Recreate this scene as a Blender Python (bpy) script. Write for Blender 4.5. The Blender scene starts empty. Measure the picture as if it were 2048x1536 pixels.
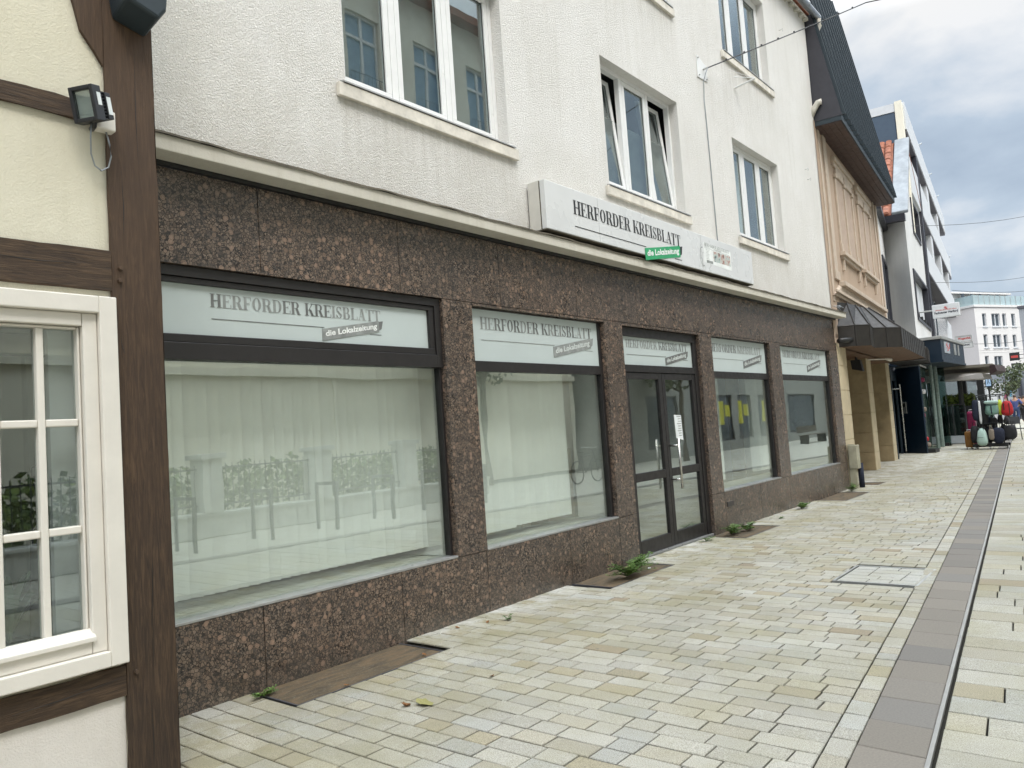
import bpy, bmesh, math, random
from mathutils import Vector, Matrix
import numpy as np
random.seed(7)
D = bpy.data; S = bpy.context.scene; COL = S.collection
PI = math.pi
# ---------------------------------------------------------------- camera
YAW, PITCH, ROLL = 0.6806, 0.0642, -0.0696
CAMZ = 1.6; FPX = 1540.0
def cam_axes():
    cf = Vector((-math.sin(YAW)*math.cos(PITCH), math.cos(YAW)*math.cos(PITCH), math.sin(PITCH)))
    r = Vector((math.cos(YAW), math.sin(YAW), 0)); u = r.cross(cf)
    r2 = math.cos(ROLL)*r + math.sin(ROLL)*u; u2 = -math.sin(ROLL)*r + math.cos(ROLL)*u
    return r2, u2, cf
CR, CU, CF = cam_axes()
cd = D.cameras.new('camera'); cam = D.objects.new('camera', cd); COL.objects.link(cam)
M = Matrix.Identity(4)
for i in range(3):
    M[i][0] = CR[i]; M[i][1] = CU[i]; M[i][2] = -CF[i]
M[2][3] = CAMZ
cam.matrix_world = M
cd.sensor_width = 36; cd.lens = 36*FPX/2048; cd.clip_end = 1000; cd.clip_start = 0.05
S.camera = cam
def at(px, py, Y):                       # survey helper: the point seen at a pixel at depth y = Y
    d = CF + CR*((px-1024)/FPX) - CU*((py-768)/FPX)
    t = Y/d.y
    return Vector((d.x*t, Y, CAMZ + d.z*t))
# ---------------------------------------------------------------- world
SUN_EL, SUN_AZ = math.radians(52), math.radians(118)   # azimuth clockwise from +Y
w = D.worlds.new('World'); S.world = w; w.use_nodes = True
nt = w.node_tree; N = nt.nodes; L = nt.links; N.clear()
def nn(t, **k):
    n = N.new(t)
    for a, b in k.items(): setattr(n, a, b)
    return n
out = nn('ShaderNodeOutputWorld'); bg = nn('ShaderNodeBackground'); bg.inputs[1].default_value = 0.1
sky = nn('ShaderNodeTexSky', sky_type='NISHITA'); sky.sun_disc = False
sky.sun_elevation = SUN_EL; sky.sun_rotation = SUN_AZ
tc = nn('ShaderNodeTexCoord'); sep = nn('ShaderNodeSeparateXYZ'); L.new(tc.outputs['Generated'], sep.inputs[0])
addz = nn('ShaderNodeMath', operation='ADD'); L.new(sep.outputs[2], addz.inputs[0]); addz.inputs[1].default_value = 0.45
mx = nn('ShaderNodeMath', operation='MAXIMUM'); L.new(addz.outputs[0], mx.inputs[0]); mx.inputs[1].default_value = 0.08
dvx = nn('ShaderNodeMath', operation='DIVIDE'); L.new(sep.outputs[0], dvx.inputs[0]); L.new(mx.outputs[0], dvx.inputs[1])
dvy = nn('ShaderNodeMath', operation='DIVIDE'); L.new(sep.outputs[1], dvy.inputs[0]); L.new(mx.outputs[0], dvy.inputs[1])
cmb = nn('ShaderNodeCombineXYZ'); L.new(dvx.outputs[0], cmb.inputs[0]); L.new(dvy.outputs[0], cmb.inputs[1])
def noise(scale, detail, rough, dist, off):
    mp = nn('ShaderNodeMapping'); mp.inputs['Location'].default_value = off; L.new(cmb.outputs[0], mp.inputs[0])
    n = nn('ShaderNodeTexNoise'); n.inputs['Scale'].default_value = scale; n.inputs['Detail'].default_value = detail
    n.inputs['Roughness'].default_value = rough; n.inputs['Distortion'].default_value = dist
    L.new(mp.outputs[0], n.inputs['Vector']); return n
n1 = noise(2.4, 9, 0.55, 0.25, (3.1, 1.7, 0)); n2_ = noise(0.9, 4, 0.5, 0.2, (8.1, 4.2, 0))
cr = nn('ShaderNodeValToRGB'); L.new(n1.outputs[0], cr.inputs[0])
e = cr.color_ramp.elements
e[0].position = 0.36; e[0].color = (3.0, 3.65, 4.5, 1); e[1].position = 0.66; e[1].color = (6.9, 7.0, 7.1, 1)
e2 = cr.color_ramp.elements.new(0.50); e2.color = (4.0, 4.7, 5.5, 1)
cr2 = nn('ShaderNodeValToRGB'); L.new(n2_.outputs[0], cr2.inputs[0])
cr2.color_ramp.elements[0].position = 0.40; cr2.color_ramp.elements[1].position = 0.62
mixs = nn('ShaderNodeMix', data_type='RGBA'); mixs.inputs[0].default_value = 0.9
L.new(sky.outputs[0], mixs.inputs[6]); L.new(cr.outputs[0], mixs.inputs[7])
mg = nn('ShaderNodeMapRange'); L.new(cr2.outputs[0], mg.inputs[0]); mg.inputs[3].default_value = 0.88; mg.inputs[4].default_value = 0.98
L.new(mg.outputs[0], mixs.inputs[0])
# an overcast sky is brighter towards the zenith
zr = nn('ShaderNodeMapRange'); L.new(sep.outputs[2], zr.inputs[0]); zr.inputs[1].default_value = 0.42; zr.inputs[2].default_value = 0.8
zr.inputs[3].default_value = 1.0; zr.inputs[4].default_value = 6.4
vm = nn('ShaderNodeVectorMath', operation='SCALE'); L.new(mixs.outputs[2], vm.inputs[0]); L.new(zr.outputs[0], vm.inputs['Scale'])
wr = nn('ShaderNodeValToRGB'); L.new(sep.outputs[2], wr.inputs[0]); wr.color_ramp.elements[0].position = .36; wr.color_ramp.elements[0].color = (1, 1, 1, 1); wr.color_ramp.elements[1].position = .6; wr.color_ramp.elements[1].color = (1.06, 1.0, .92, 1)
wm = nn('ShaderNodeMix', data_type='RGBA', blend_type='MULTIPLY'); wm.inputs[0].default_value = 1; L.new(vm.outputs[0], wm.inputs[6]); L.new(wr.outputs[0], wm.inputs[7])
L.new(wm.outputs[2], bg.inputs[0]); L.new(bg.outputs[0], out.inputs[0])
# ---------------------------------------------------------------- sun
sl = D.lights.new('sun', 'SUN'); sl.energy = 1.2; sl.angle = math.radians(25); sl.color = (1, 0.96, 0.89)
so = D.objects.new('sun', sl); COL.objects.link(so)
sd = Vector((math.sin(SUN_AZ)*math.cos(SUN_EL), math.cos(SUN_AZ)*math.cos(SUN_EL), math.sin(SUN_EL)))
so.rotation_euler = sd.to_track_quat('Z', 'Y').to_euler()
S.view_settings.view_transform = 'Standard'; S.view_settings.look = 'None'
S.view_settings.exposure = 0.47; S.view_settings.gamma = 1.0; S.view_settings.use_curve_mapping = False
try:
    S.cycles.max_bounces = 8; S.cycles.transparent_max_bounces = 16; S.cycles.glossy_bounces = 4
except Exception: pass

# ---------------------------------------------------------------- materials
def srgb(h):
    c = [int(h[i:i+2], 16)/255 for i in (0, 2, 4)]
    return tuple((x/12.92 if x < .04045 else ((x+.055)/1.055)**2.4) for x in c)
class Mt:
    def __init__(s, name):
        s.m = D.materials.new(name); s.m.use_nodes = True; s.nt = s.m.node_tree
        s.b = s.nt.nodes['Principled BSDF']; s.tc = s.nt.nodes.new('ShaderNodeTexCoord')
    def n(s, t, **k):
        x = s.nt.nodes.new(t)
        for a, b in k.items(): setattr(x, a, b)
        return x
    def l(s, a, b): s.nt.links.new(a, b)
    def vec(s, scale=(1, 1, 1)):
        mp = s.n('ShaderNodeMapping'); mp.inputs['Scale'].default_value = scale; s.l(s.tc.outputs['Object'], mp.inputs[0]); return mp.outputs[0]
    def noise(s, scale, detail=3, rough=.5, vec=None, dist=0):
        x = s.n('ShaderNodeTexNoise'); x.inputs['Scale'].default_value = scale; x.inputs['Detail'].default_value = detail
        x.inputs['Roughness'].default_value = rough; x.inputs['Distortion'].default_value = dist
        s.l(vec or s.tc.outputs['Object'], x.inputs['Vector']); return x.outputs[0]
    def vor(s, scale, feat='F1', vec=None, rnd=1):
        x = s.n('ShaderNodeTexVoronoi', feature=feat); x.inputs['Scale'].default_value = scale
        x.inputs['Randomness'].default_value = rnd
        s.l(vec or s.tc.outputs['Object'], x.inputs['Vector']); return x
    def ramp(s, fac, stops, interp='LINEAR'):
        x = s.n('ShaderNodeValToRGB'); s.l(fac, x.inputs[0]); el = x.color_ramp.elements
        x.color_ramp.interpolation = interp
        el[0].position = stops[0][0]; el[1].position = stops[-1][0]
        def c4(c): return (c, c, c, 1) if isinstance(c, (int, float)) else (*c[:3], 1)
        el[0].color = c4(stops[0][1]); el[1].color = c4(stops[-1][1])
        for p, c in stops[1:-1]: q = el.new(p); q.color = c4(c)
        return x.outputs[0]
    def mix(s, fac, a, b, mode='MIX'):
        x = s.n('ShaderNodeMix', data_type='RGBA', blend_type=mode)
        for sock, v in ((0, fac), (6, a), (7, b)):
            if hasattr(v, 'is_linked') or hasattr(v, 'links'): s.l(v, x.inputs[sock])
            elif isinstance(v, (int, float)) : x.inputs[sock].default_value = v if sock == 0 else (v, v, v, 1)
            else: x.inputs[sock].default_value = (*v[:3], 1)
        return x.outputs[2]
    def math(s, op, a, b=0.0):
        x = s.n('ShaderNodeMath', operation=op)
        for i, v in enumerate((a, b)):
            if isinstance(v, (int, float)): x.inputs[i].default_value = v
            else: s.l(v, x.inputs[i])
        return x.outputs[0]
    def col(s, c):
        if hasattr(c, 'links'): s.l(c, s.b.inputs['Base Color'])
        else: s.b.inputs['Base Color'].default_value = (*c[:3], 1)
        return s
    def rough(s, r):
        if hasattr(r, 'links'): s.l(r, s.b.inputs['Roughness'])
        else: s.b.inputs['Roughness'].default_value = r
        return s
    def bump(s, h, strength=.5, dist=.01):
        x = s.n('ShaderNodeBump'); x.inputs['Strength'].default_value = strength; x.inputs['Distance'].default_value = dist
        s.l(h, x.inputs['Height']); s.l(x.outputs[0], s.b.inputs['Normal']); return s
    def sepz(s):
        g = s.n('ShaderNodeNewGeometry'); q = s.n('ShaderNodeSeparateXYZ'); s.l(g.outputs['Position'], q.inputs[0]); return q.outputs
MATS = {}
def simple(name, c, r=.5, metal=0, var=.12, vs=6, bump=0, bs=60):
    if name in MATS: return MATS[name]
    k = Mt(name); c = srgb(c) if isinstance(c, str) else c
    f = k.noise(vs, 4, .6)
    cc = k.mix(k.ramp(f, [(.3, 0.0), (.7, 1.0)]), [x*(1-var) for x in c], [min(1, x*(1+var)) for x in c])
    k.col(cc).rough(k.ramp(k.noise(vs*2.3, 3), [(.3, max(0, r-.08)), (.7, min(1, r+.08))])); k.b.inputs['Metallic'].default_value = metal
    if bump: k.bump(k.noise(bs, 4, .6), bump, .004)
    MATS[name] = k.m; return k.m

def mk_stucco(name, base, dirt, scale=55, bstr=.9, bd=.012, low=None):
    k = Mt(name); p = k.noise(1.1, 5, .6); q = k.noise(14, 4, .6)
    c = k.mix(k.ramp(p, [(.35, 0.0), (.75, .5)]), base, dirt)
    c = k.mix(k.ramp(q, [(.45, 0.0), (.8, .35)]), c, [x*.86 for x in base])
    v = k.vec((7, 7, .5)); st = k.ramp(k.noise(1.4, 4, .6, v), [(.50, 0.0), (.75, .42)])
    c = k.mix(st, c, dirt)
    if low:
        z = k.sepz()[2]; m = k.n('ShaderNodeMapRange'); k.l(z, m.inputs[0]); m.inputs[1].default_value = low[0]; m.inputs[2].default_value = low[1]
        m.inputs[3].default_value = .62; m.inputs[4].default_value = 0
        f = k.math('MULTIPLY', m.outputs[0], k.ramp(k.noise(2.2, 5, .7), [(.3, .25), (.65, 1.0)])); c = k.mix(f, c, low[2])
    if name == 'white_roughcast':       # run-off stains under the sills
        P2 = k.sepz(); tot = None
        for (a, b, z1, dep) in ((3.9, 6.2, 4.40, .75), (7.9, 10.15, 4.40, .2), (11.9, 14.15, 4.40, .6), (7.9, 10.15, 7.47, 1.0), (11.85, 14.15, 7.45, 1.1)):
            def mr(src, lo, hi, o0, o1):
                m_ = k.n('ShaderNodeMapRange'); k.l(src, m_.inputs[0]); m_.inputs[1].default_value = lo; m_.inputs[2].default_value = hi; m_.inputs[3].default_value = o0; m_.inputs[4].default_value = o1; return m_.outputs[0]
            f_ = k.math('MULTIPLY', k.math('MULTIPLY', mr(P2[1], a-.12, a+.05, 0, 1), mr(P2[1], b-.05, b+.12, 1, 0)), k.math('MULTIPLY', mr(P2[2], z1-dep, z1, 0, 1), mr(P2[2], z1+.12, z1+.16, 1, 0)))
            tot = f_ if tot is None else k.math('ADD', tot, f_)
        sv = k.ramp(k.noise(1.0, 5, .7, k.vec((16, 16, .7))), [(.42, .03), (.66, .36)])
        c = k.mix(k.math('MULTIPLY', tot, sv), c, (.42, .385, .32))
    k.col(c).rough(.93)
    a = k.noise(scale, 3, .55, dist=.6); b = k.vor(scale*.8, 'SMOOTH_F1').outputs[0]
    h = k.math('ADD', k.ramp(a, [(.35, 0.0), (.65, 1.0)]), k.math('MULTIPLY', b, -.6))
    k.bump(h, bstr, bd); MATS[name] = k.m; return k.m
mk_stucco('white_roughcast', (.82, .80, .765), (.67, .645, .59), 85, .8, .010, low=(3.55, 4.9, (.62, .585, .52)))
mk_stucco('timber_plaster', (.70, .66, .53), (.60, .555, .42), 95, .30, .004)
mk_stucco('low_plaster', (.74, .70, .65), (.64, .59, .52), 110, .3, .004)
mk_stucco('smooth_render', (.66, .655, .64), (.55, .54, .52), 120, .25, .004)
mk_stucco('peach_render', (.44, .33, .245), (.35, .26, .19), 90, .3, .004)
mk_stucco('cornice_paint', (.60, .57, .50), (.40, .37, .30), 80, .25, .003)
mk_stucco('cream_opposite', (.84, .79, .66), (.76, .70, .56), 60, .3, .005)

def mk_granite():
    k = Mt('brown_granite')
    wv = k.n('ShaderNodeVectorMath', operation='ADD'); nz = k.n('ShaderNodeTexNoise'); nz.inputs['Scale'].default_value = 22; k.l(k.tc.outputs['Object'], nz.inputs['Vector'])
    ws = k.n('ShaderNodeVectorMath', operation='SCALE'); ws.inputs['Scale'].default_value = .012; k.l(nz.outputs['Color'], ws.inputs[0])
    k.l(k.tc.outputs['Object'], wv.inputs[0]); k.l(ws.outputs[0], wv.inputs[1]); V = wv.outputs[0]
    big = k.vor(23, 'F1', V); sm = k.vor(44, 'F1', V); ds = k.vor(44, 'DISTANCE_TO_EDGE', V).outputs[0]; ti = k.vor(95, 'F1', V)
    cellr = k.n('ShaderNodeSeparateColor'); k.l(big.outputs['Color'], cellr.inputs[0])
    cells = k.n('ShaderNodeSeparateColor'); k.l(sm.outputs['Color'], cells.inputs[0])
    cellt = k.n('ShaderNodeSeparateColor'); k.l(ti.outputs['Color'], cellt.inputs[0])
    cs = k.ramp(cells.outputs[1], [(0, (.105, .080, .064)), (.3, (.165, .125, .098)), (1, (.235, .185, .148))])
    cb = k.ramp(cellr.outputs[0], [(0, (.20, .145, .11)), (1, (.30, .215, .165))])
    ct = k.ramp(cellt.outputs[0], [(.25, (.030, .027, .026)), (.6, (.09, .075, .066)), (1, (.20, .155, .125))])
    c = k.mix(k.ramp(ds, [(.05, 0.0), (.10, 1.0)]), (.024, .019, .018), cs)
    c = k.mix(k.ramp(cells.outputs[0], [(.30, 1.0), (.34, 0.0)]), c, ct)
    c = k.mix(k.ramp(sm.outputs[0], [(.14, 0.0), (.19, .45), (.25, 0.0)]), c, (.05, .036, .03))
    sel = k.ramp(cellr.outputs[1], [(.74, 0.0), (.76, 1.0)])
    c = k.mix(k.math('MULTIPLY', k.ramp(big.outputs[0], [(.46, 1.0), (.48, 0.0)]), sel), c, (.03, .022, .02))
    c = k.mix(k.math('MULTIPLY', k.ramp(big.outputs[0], [(.42, 1.0), (.44, 0.0)]), sel), c, cb)
    c = k.mix(k.math('MULTIPLY', k.ramp(big.outputs[0], [(.24, 0.0), (.28, .6), (.33, 0.0)]), sel), c, (.06, .042, .035))
    sp = k.ramp(k.noise(260, 2), [(.4, .70), (.6, 1.05)]); c = k.mix(1.0, c, sp, 'MULTIPLY')
    c = k.mix(1.0, c, k.ramp(k.noise(.9, 4, .6), [(.3, (.90, .90, .90)), (.7, (1.18, 1.10, 1.03))]), 'MULTIPLY')
    # splash dirt along the pavement
    z = k.sepz()[2]; m = k.n('ShaderNodeMapRange'); k.l(z, m.inputs[0]); m.inputs[1].default_value = 0; m.inputs[2].default_value = .22
    m.inputs[3].default_value = .4; m.inputs[4].default_value = 0
    c = k.mix(k.math('MULTIPLY', m.outputs[0], k.ramp(k.noise(5, 4), [(.35, .2), (.6, 1.0)])), c, (.13, .12, .10))
    k.col(c).rough(k.ramp(k.noise(4, 4), [(.3, .22), (.7, .36)])); k.b.inputs['Specular IOR Level'].default_value = .5; MATS['brown_granite'] = k.m
mk_granite()
def mk_wood():
    k = Mt('aged_oak'); v = k.vec((22, 22, 1.6))
    g = k.noise(3.2, 6, .65, v, 1.1); f = k.noise(2.2, 4, .6)
    c = k.ramp(g, [(.25, (.016, .010, .006)), (.5, (.055, .032, .017)), (.75, (.115, .070, .038))])
    c = k.mix(k.ramp(f, [(.35, 0.0), (.7, .55)]), c, (.028, .019, .014))
    z = k.sepz()[2]; m = k.n('ShaderNodeMapRange'); k.l(z, m.inputs[0]); m.inputs[1].default_value = 1.0; m.inputs[2].default_value = 3.2; m.inputs[3].default_value = .0; m.inputs[4].default_value = .35
    c = k.mix(m.outputs[0], c, (.105, .058, .030))
    cr = k.ramp(k.noise(5, 2, .5, k.vec((40, 40, 1.2)), .5), [(.30, 0.0), (.34, 1.0)])
    c = k.mix(1.0, c, cr, 'MULTIPLY') if False else c
    k.col(c).rough(.78); k.bump(k.math('ADD', g, k.math('MULTIPLY', cr, .5)), .55, .008); MATS['aged_oak'] = k.m
    k = Mt('aged_oak_beam'); v = k.vec((22, 1.6, 22)); g = k.noise(3.2, 6, .65, v, 1.1)
    c = k.ramp(g, [(.25, (.016, .010, .006)), (.5, (.055, .033, .018)), (.75, (.12, .074, .040))])
    k.col(c).rough(.78); k.bump(g, .55, .008); MATS['aged_oak_beam'] = k.m
mk_wood()
def mk_paver():
    k = Mt('paving_stone'); at_ = k.n('ShaderNodeAttribute'); at_.attribute_name = 'col'
    c = at_.outputs['Color']
    sp = k.ramp(k.noise(190, 3, .8), [(.32, .34), (.5, 1.0), (.68, 1.55)])
    c = k.mix(1.0, c, sp, 'MULTIPLY'); c = k.mix(1.0, c, (.875, .87, .83), 'MULTIPLY')
    P_ = k.sepz()
    f = k.ramp(k.noise(1.3, 5, .65), [(.42, 0.0), (.7, .5)]); c = k.mix(f, c, (.27, .245, .13))
    # lime bloom and moss on the stones next to the plinth
    m = k.n('ShaderNodeMapRange'); k.l(P_[0], m.inputs[0]); m.inputs[1].default_value = -4.72; m.inputs[2].default_value = -4.25; m.inputs[3].default_value = 1; m.inputs[4].default_value = 0
    mm = k.n('ShaderNodeMapRange'); k.l(P_[1], mm.inputs[0]); mm.inputs[1].default_value = 4.0; mm.inputs[2].default_value = 5.0; mm.inputs[3].default_value = .25; mm.inputs[4].default_value = 1
    c = k.mix(k.math('MULTIPLY', k.math('MULTIPLY', m.outputs[0], mm.outputs[0]), k.ramp(k.noise(3.5, 4, .7), [(.38, 0.0), (.56, .85)])), c, (.56, .55, .51))
    m2 = k.n('ShaderNodeMapRange'); k.l(P_[0], m2.inputs[0]); m2.inputs[1].default_value = -4.7; m2.inputs[2].default_value = -2.6; m2.inputs[3].default_value = 1; m2.inputs[4].default_value = 0
    c = k.mix(k.math('MULTIPLY', m2.outputs[0], k.ramp(k.noise(2.3, 5, .7, k.vec((1, 1.3, 1))), [(.44, 0.0), (.60, .62)])), c, (.23, .205, .10))
    gs = k.vor(2.6, 'F1'); c = k.mix(k.ramp(gs.outputs[0], [(.030, .55), (.040, 0.0)]), c, (.10, .095, .085))
    c = k.mix(k.ramp(k.noise(.55, 5, .7, None, .6), [(.48, 0.0), (.66, .32)]), c, (.20, .185, .145))
    c = k.mix(k.ramp(k.noise(28, 4, .75), [(.60, 0.0), (.72, .35)]), c, (.17, .155, .12))
    k.col(c).rough(.88); k.bump(k.noise(200, 4, .7), .5, .002); MATS['paving_stone'] = k.m
    k = Mt('dark_slab'); at_ = k.n('ShaderNodeAttribute'); at_.attribute_name = 'col'
    k.col(k.mix(1.0, at_.outputs['Color'], k.ramp(k.noise(90, 4, .7), [(.3, .85), (.7, 1.15)]), 'MULTIPLY')).rough(.75); MATS['dark_slab'] = k.m
    k = Mt('joint_grit'); k.col(k.mix(k.noise(30, 4), (.010, .009, .006), (.032, .028, .018))).rough(1); MATS['joint_grit'] = k.m
mk_paver()
def glass(name, tint, ior, rough=0.0, haze=0.0, hc=(.7, .72, .7)):
    m = D.materials.new(name); m.use_nodes = True; t = m.node_tree; t.nodes.clear()
    o = t.nodes.new('ShaderNodeOutputMaterial'); a = t.nodes.new('ShaderNodeBsdfTransparent'); g = t.nodes.new('ShaderNodeBsdfGlossy')
    mx_ = t.nodes.new('ShaderNodeMixShader'); f0 = ((ior-1)/(ior+1))**2
    gm = t.nodes.new('ShaderNodeNewGeometry'); dt = t.nodes.new('ShaderNodeVectorMath'); dt.operation = 'DOT_PRODUCT'; t.links.new(gm.outputs['Incoming'], dt.inputs[0]); t.links.new(gm.outputs['Normal'], dt.inputs[1])
    def mth(op, a_, b_=0.0):
        x = t.nodes.new('ShaderNodeMath'); x.operation = op
        for i_, v_ in enumerate((a_, b_)):
            if isinstance(v_, (int, float)): x.inputs[i_].default_value = v_
            else: t.links.new(v_, x.inputs[i_])
        return x.outputs[0]
    ff = mth('ADD', mth('MULTIPLY', mth('POWER', mth('SUBTRACT', 1.0, mth('ABSOLUTE', dt.outputs['Value'])), 4.0), 1-f0), f0)
    a.inputs[0].default_value = (*tint, 1); g.inputs['Roughness'].default_value = rough; g.inputs[0].default_value = (.95, 1, .98, 1)
    tc_ = t.nodes.new('ShaderNodeTexCoord'); nz = t.nodes.new('ShaderNodeTexNoise'); nz.inputs['Scale'].default_value = 1.3; bp = t.nodes.new('ShaderNodeBump')
    bp.inputs['Strength'].default_value = .12; bp.inputs['Distance'].default_value = .008
    t.links.new(tc_.outputs['Object'], nz.inputs['Vector']); t.links.new(nz.outputs[0], bp.inputs['Height']); t.links.new(bp.outputs[0], g.inputs['Normal'])
    t.links.new(ff, mx_.inputs[0]); t.links.new(a.outputs[0], mx_.inputs[1]); t.links.new(g.outputs[0], mx_.inputs[2])
    last = mx_.outputs[0]
    if haze:
        d = t.nodes.new('ShaderNodeBsdfDiffuse'); d.inputs[0].default_value = (*hc, 1); m2 = t.nodes.new('ShaderNodeMixShader'); m2.inputs[0].default_value = haze
        t.links.new(last, m2.inputs[1]); t.links.new(d.outputs[0], m2.inputs[2]); last = m2.outputs[0]
    t.links.new(last, o.inputs[0]); MATS[name] = m; return m
glass('shop_glass', (.955, .985, .97), 2.4)
glass('house_glass', (.86, .9, .9), 2.1)
glass('cafe_glass', (.45, .55, .52), 1.6)
glass('balustrade_glass', (.80, .88, .88), 1.6, haze=.5, hc=(.58, .68, .69))
simple('dark_bronze_frame', (.017, .0145, .0145), .45, var=.15)
simple('frame_side', (.04, .036, .036), .45)
simple('white_pvc', (.74, .74, .73), .35, var=.04)
simple('cream_paint', (.74, .70, .63), .5, var=.04, bump=.15, bs=40)
simple('transom_film', (.50, .56, .55), .5, var=.03, vs=2)
simple('sill_metal', (.42, .42, .42), .35, .6)
simple('sill_stone', (.64, .60, .53), .8, var=.2, bump=.2)
simple('blind_fabric', (.88, .88, .85), .8, var=.03)
simple('blind_grey', (.40, .44, .45), .7)
simple('blind_dark', (.22, .24, .24), .8, var=.05)
simple('interior_wall', (.78, .77, .73), .9, var=.04)
simple('interior_floor', (.42, .41, .35), .7, var=.12)
simple('interior_wood', (.42, .36, .29), .6, var=.12)
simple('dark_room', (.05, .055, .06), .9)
simple('letter_dark', (.15, .155, .15), .6, var=.3)
simple('letter_worn', (.26, .275, .265), .7, var=.25, vs=12)
simple('letter_black', (.02, .02, .022), .5)
simple('label_green', (.03, .32, .13), .45)
simple('label_white', (.8, .82, .8), .5)
simple('label_pale', (.58, .62, .60), .6)
simple('sign_face', (.64, .645, .64), .3, var=.05, vs=1.2)
simple('sign_housing', (.58, .56, .51), .45, var=.08)
simple('mottled_brown', (.10, .085, .06), .8, var=.4)  # mottled dark brown for flashing, joint seal and sign underside
simple('steel', (.62, .60, .57), .28, 1.0, .05)
simple('galvanised', (.50, .50, .48), .45, .7)
simple('zinc_sheet', (.26, .28, .30), .75, 0, .22, 3)
simple('zinc_pipe', (.36, .38, .40), .4, .7)
simple('cream_pipe', (.60, .57, .50), .5)
simple('black_metal', (.02, .021, .024), .45)
simple('cast_black', (.015, .015, .015), .5)
simple('wire_black', (.03, .03, .03), .6)
simple('lime_box', (.36, .34, .25), .6, var=.2)
simple('dark_cladding', (.028, .040, .048), .5, .2, .12)
simple('dark_cladding_side', (.035, .034, .042), .55, 0, .12)
simple('brown_soffit', (.060, .034, .028), .6, var=.25)
simple('canopy_metal', (.036, .032, .029), .5, .4, .2)
simple('canopy_timber', (.13, .065, .032), .6, var=.3)
simple('sandstone_shaded', (.35, .275, .165), .85, var=.2, vs=3, bump=.2)  # darker copy of the sandstone, shade of the pier sides put into the colour
simple('sandstone_lit', (.50, .42, .28), .85, var=.12, vs=3, bump=.2)  # paler copy of the same stone, for faces turned to the light
simple('trim_peach', (.50, .41, .325), .8, var=.1, bump=.1)
simple('panel_peach', (.43, .33, .26), .85, var=.08)
simple('navy_paint', (.007, .019, .036), .42, var=.1)
simple('clay_tile', (.27, .098, .055), .75, var=.4, vs=9, bump=.3)
simple('slate_panel', (.055, .085, .125), .6, var=.05)
simple('white_panel', (.62, .63, .64), .5, var=.04)
simple('soffit_dark', (.10, .095, .11), .7)
simple('window_dark', (.06, .075, .09), .12)
simple('opposite_grey', (.27, .27, .25), .9, var=.15)
simple('sky_tint_pane', (.22, .34, .46), .15)  # blue base colour stands in for sky reflected in the panes
simple('anthracite', (.035, .035, .045), .4)
simple('far_render', (.74, .71, .68), .9, var=.03)
simple('far_render_pink', (.70, .64, .61), .9, var=.03)
simple('grey_panel', (.33, .34, .36), .6, var=.05)
simple('bark', (.09, .07, .05), .9, var=.3, vs=20, bump=.4)
simple('mint_fabric', (.17, .29, .245), .75); simple('red_fabric', (.40, .010, .014), .65); simple('neon_fabric', (.50, .58, .05), .7)
simple('magenta_shell', (.20, .008, .055), .45); simple('pale_mint', (.40, .54, .48), .75); simple('ochre_shell', (.25, .11, .02), .6)
simple('charcoal_fabric', (.035, .035, .038), .8); simple('navy_fabric', (.010, .014, .032), .8); simple('black_fabric', (.013, .013, .015), .75); simple('taupe_fabric', (.22, .18, .14), .7)
simple('skin', (.45, .26, .18), .6); simple('hair_brown', (.06, .04, .03), .7)
simple('shirt_blue', (.06, .08, .22), .8); simple('jeans', (.035, .06, .14), .85); simple('white_cloth', (.7, .7, .7), .8)
simple('planter_dark', (.03, .035, .04), .6); simple('awning_cloth', (.20, .18, .145), .85); simple('awning_dark', (.035, .018, .018), .8)
simple('parasol_cloth', (.42, .40, .38), .85)
simple('plinth_grey', (.34, .37, .40), .6); simple('fence_iron', (.03, .03, .03), .5); simple('fence_stone', (.55, .54, .50), .85, bump=.2)
simple('poster_yellow', (.50, .47, .05), .6); simple('red_print', (.50, .06, .05), .6); simple('pale_blue', (.40, .58, .80), .5)
simple('orange_print', (.75, .25, .05), .6); simple('pink_print', (.62, .10, .22), .6); simple('cyan_print', (.20, .50, .68), .6)
simple('lamp_glass', (.62, .62, .58), .2); simple('paper', (.75, .78, .78), .7); k = Mt('grate_stone'); g1 = k.noise(2.2, 6, .7, k.vec((5, 1.2, 1)), .8); c_s = k.ramp(g1, [(.3, (.045, .035, .025)), (.48, (.10, .075, .045)), (.62, (.15, .10, .055)), (.75, (.09, .085, .05))])
k.col(k.mix(k.ramp(k.noise(60, 3, .8), [(.55, 0.0), (.7, .6)]), c_s, (.20, .18, .15))).rough(.9).bump(k.noise(40, 5, .8), .6, .006); MATS['grate_stone'] = k.m

simple('column_glass', (.16, .21, .19), .25)
simple('drain_lip', (.30, .29, .27), .6, 0)
simple('cover_frame', (.10, .10, .11), .5, .5)
simple('leaf_dry', (.22, .10, .035), .8); simple('leaf_dry_green', (.28, .26, .10), .8)
def leafmat(name, a, b):
    k = Mt(name); r = k.n('ShaderNodeObjectInfo'); f = k.noise(9, 3)
    k.col(k.mix(k.ramp(f, [(.35, 0.0), (.65, 1.0)]), a, b)).rough(.6)
    k.b.inputs['Subsurface Weight'].default_value = 0.0; MATS[name] = k.m
leafmat('weed_leaf', (.045, .10, .018), (.13, .22, .04)); leafmat('tree_leaf', (.05, .07, .03), (.12, .15, .07)); leafmat('hedge_leaf', (.045, .08, .015), (.20, .26, .04))
k = Mt('newspaper_photo'); k.col(k.ramp(k.noise(9, 2, .5), [(.36, (.10, .07, .06)), (.44, (.42, .24, .20)), (.5, (.55, .50, .46)), (.6, (.36, .48, .46)), (.68, (.08, .06, .06))])); MATS['newspaper_photo'] = k.m
leafmat('palm_leaf', (.03, .06, .025), (.06, .11, .04))

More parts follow.
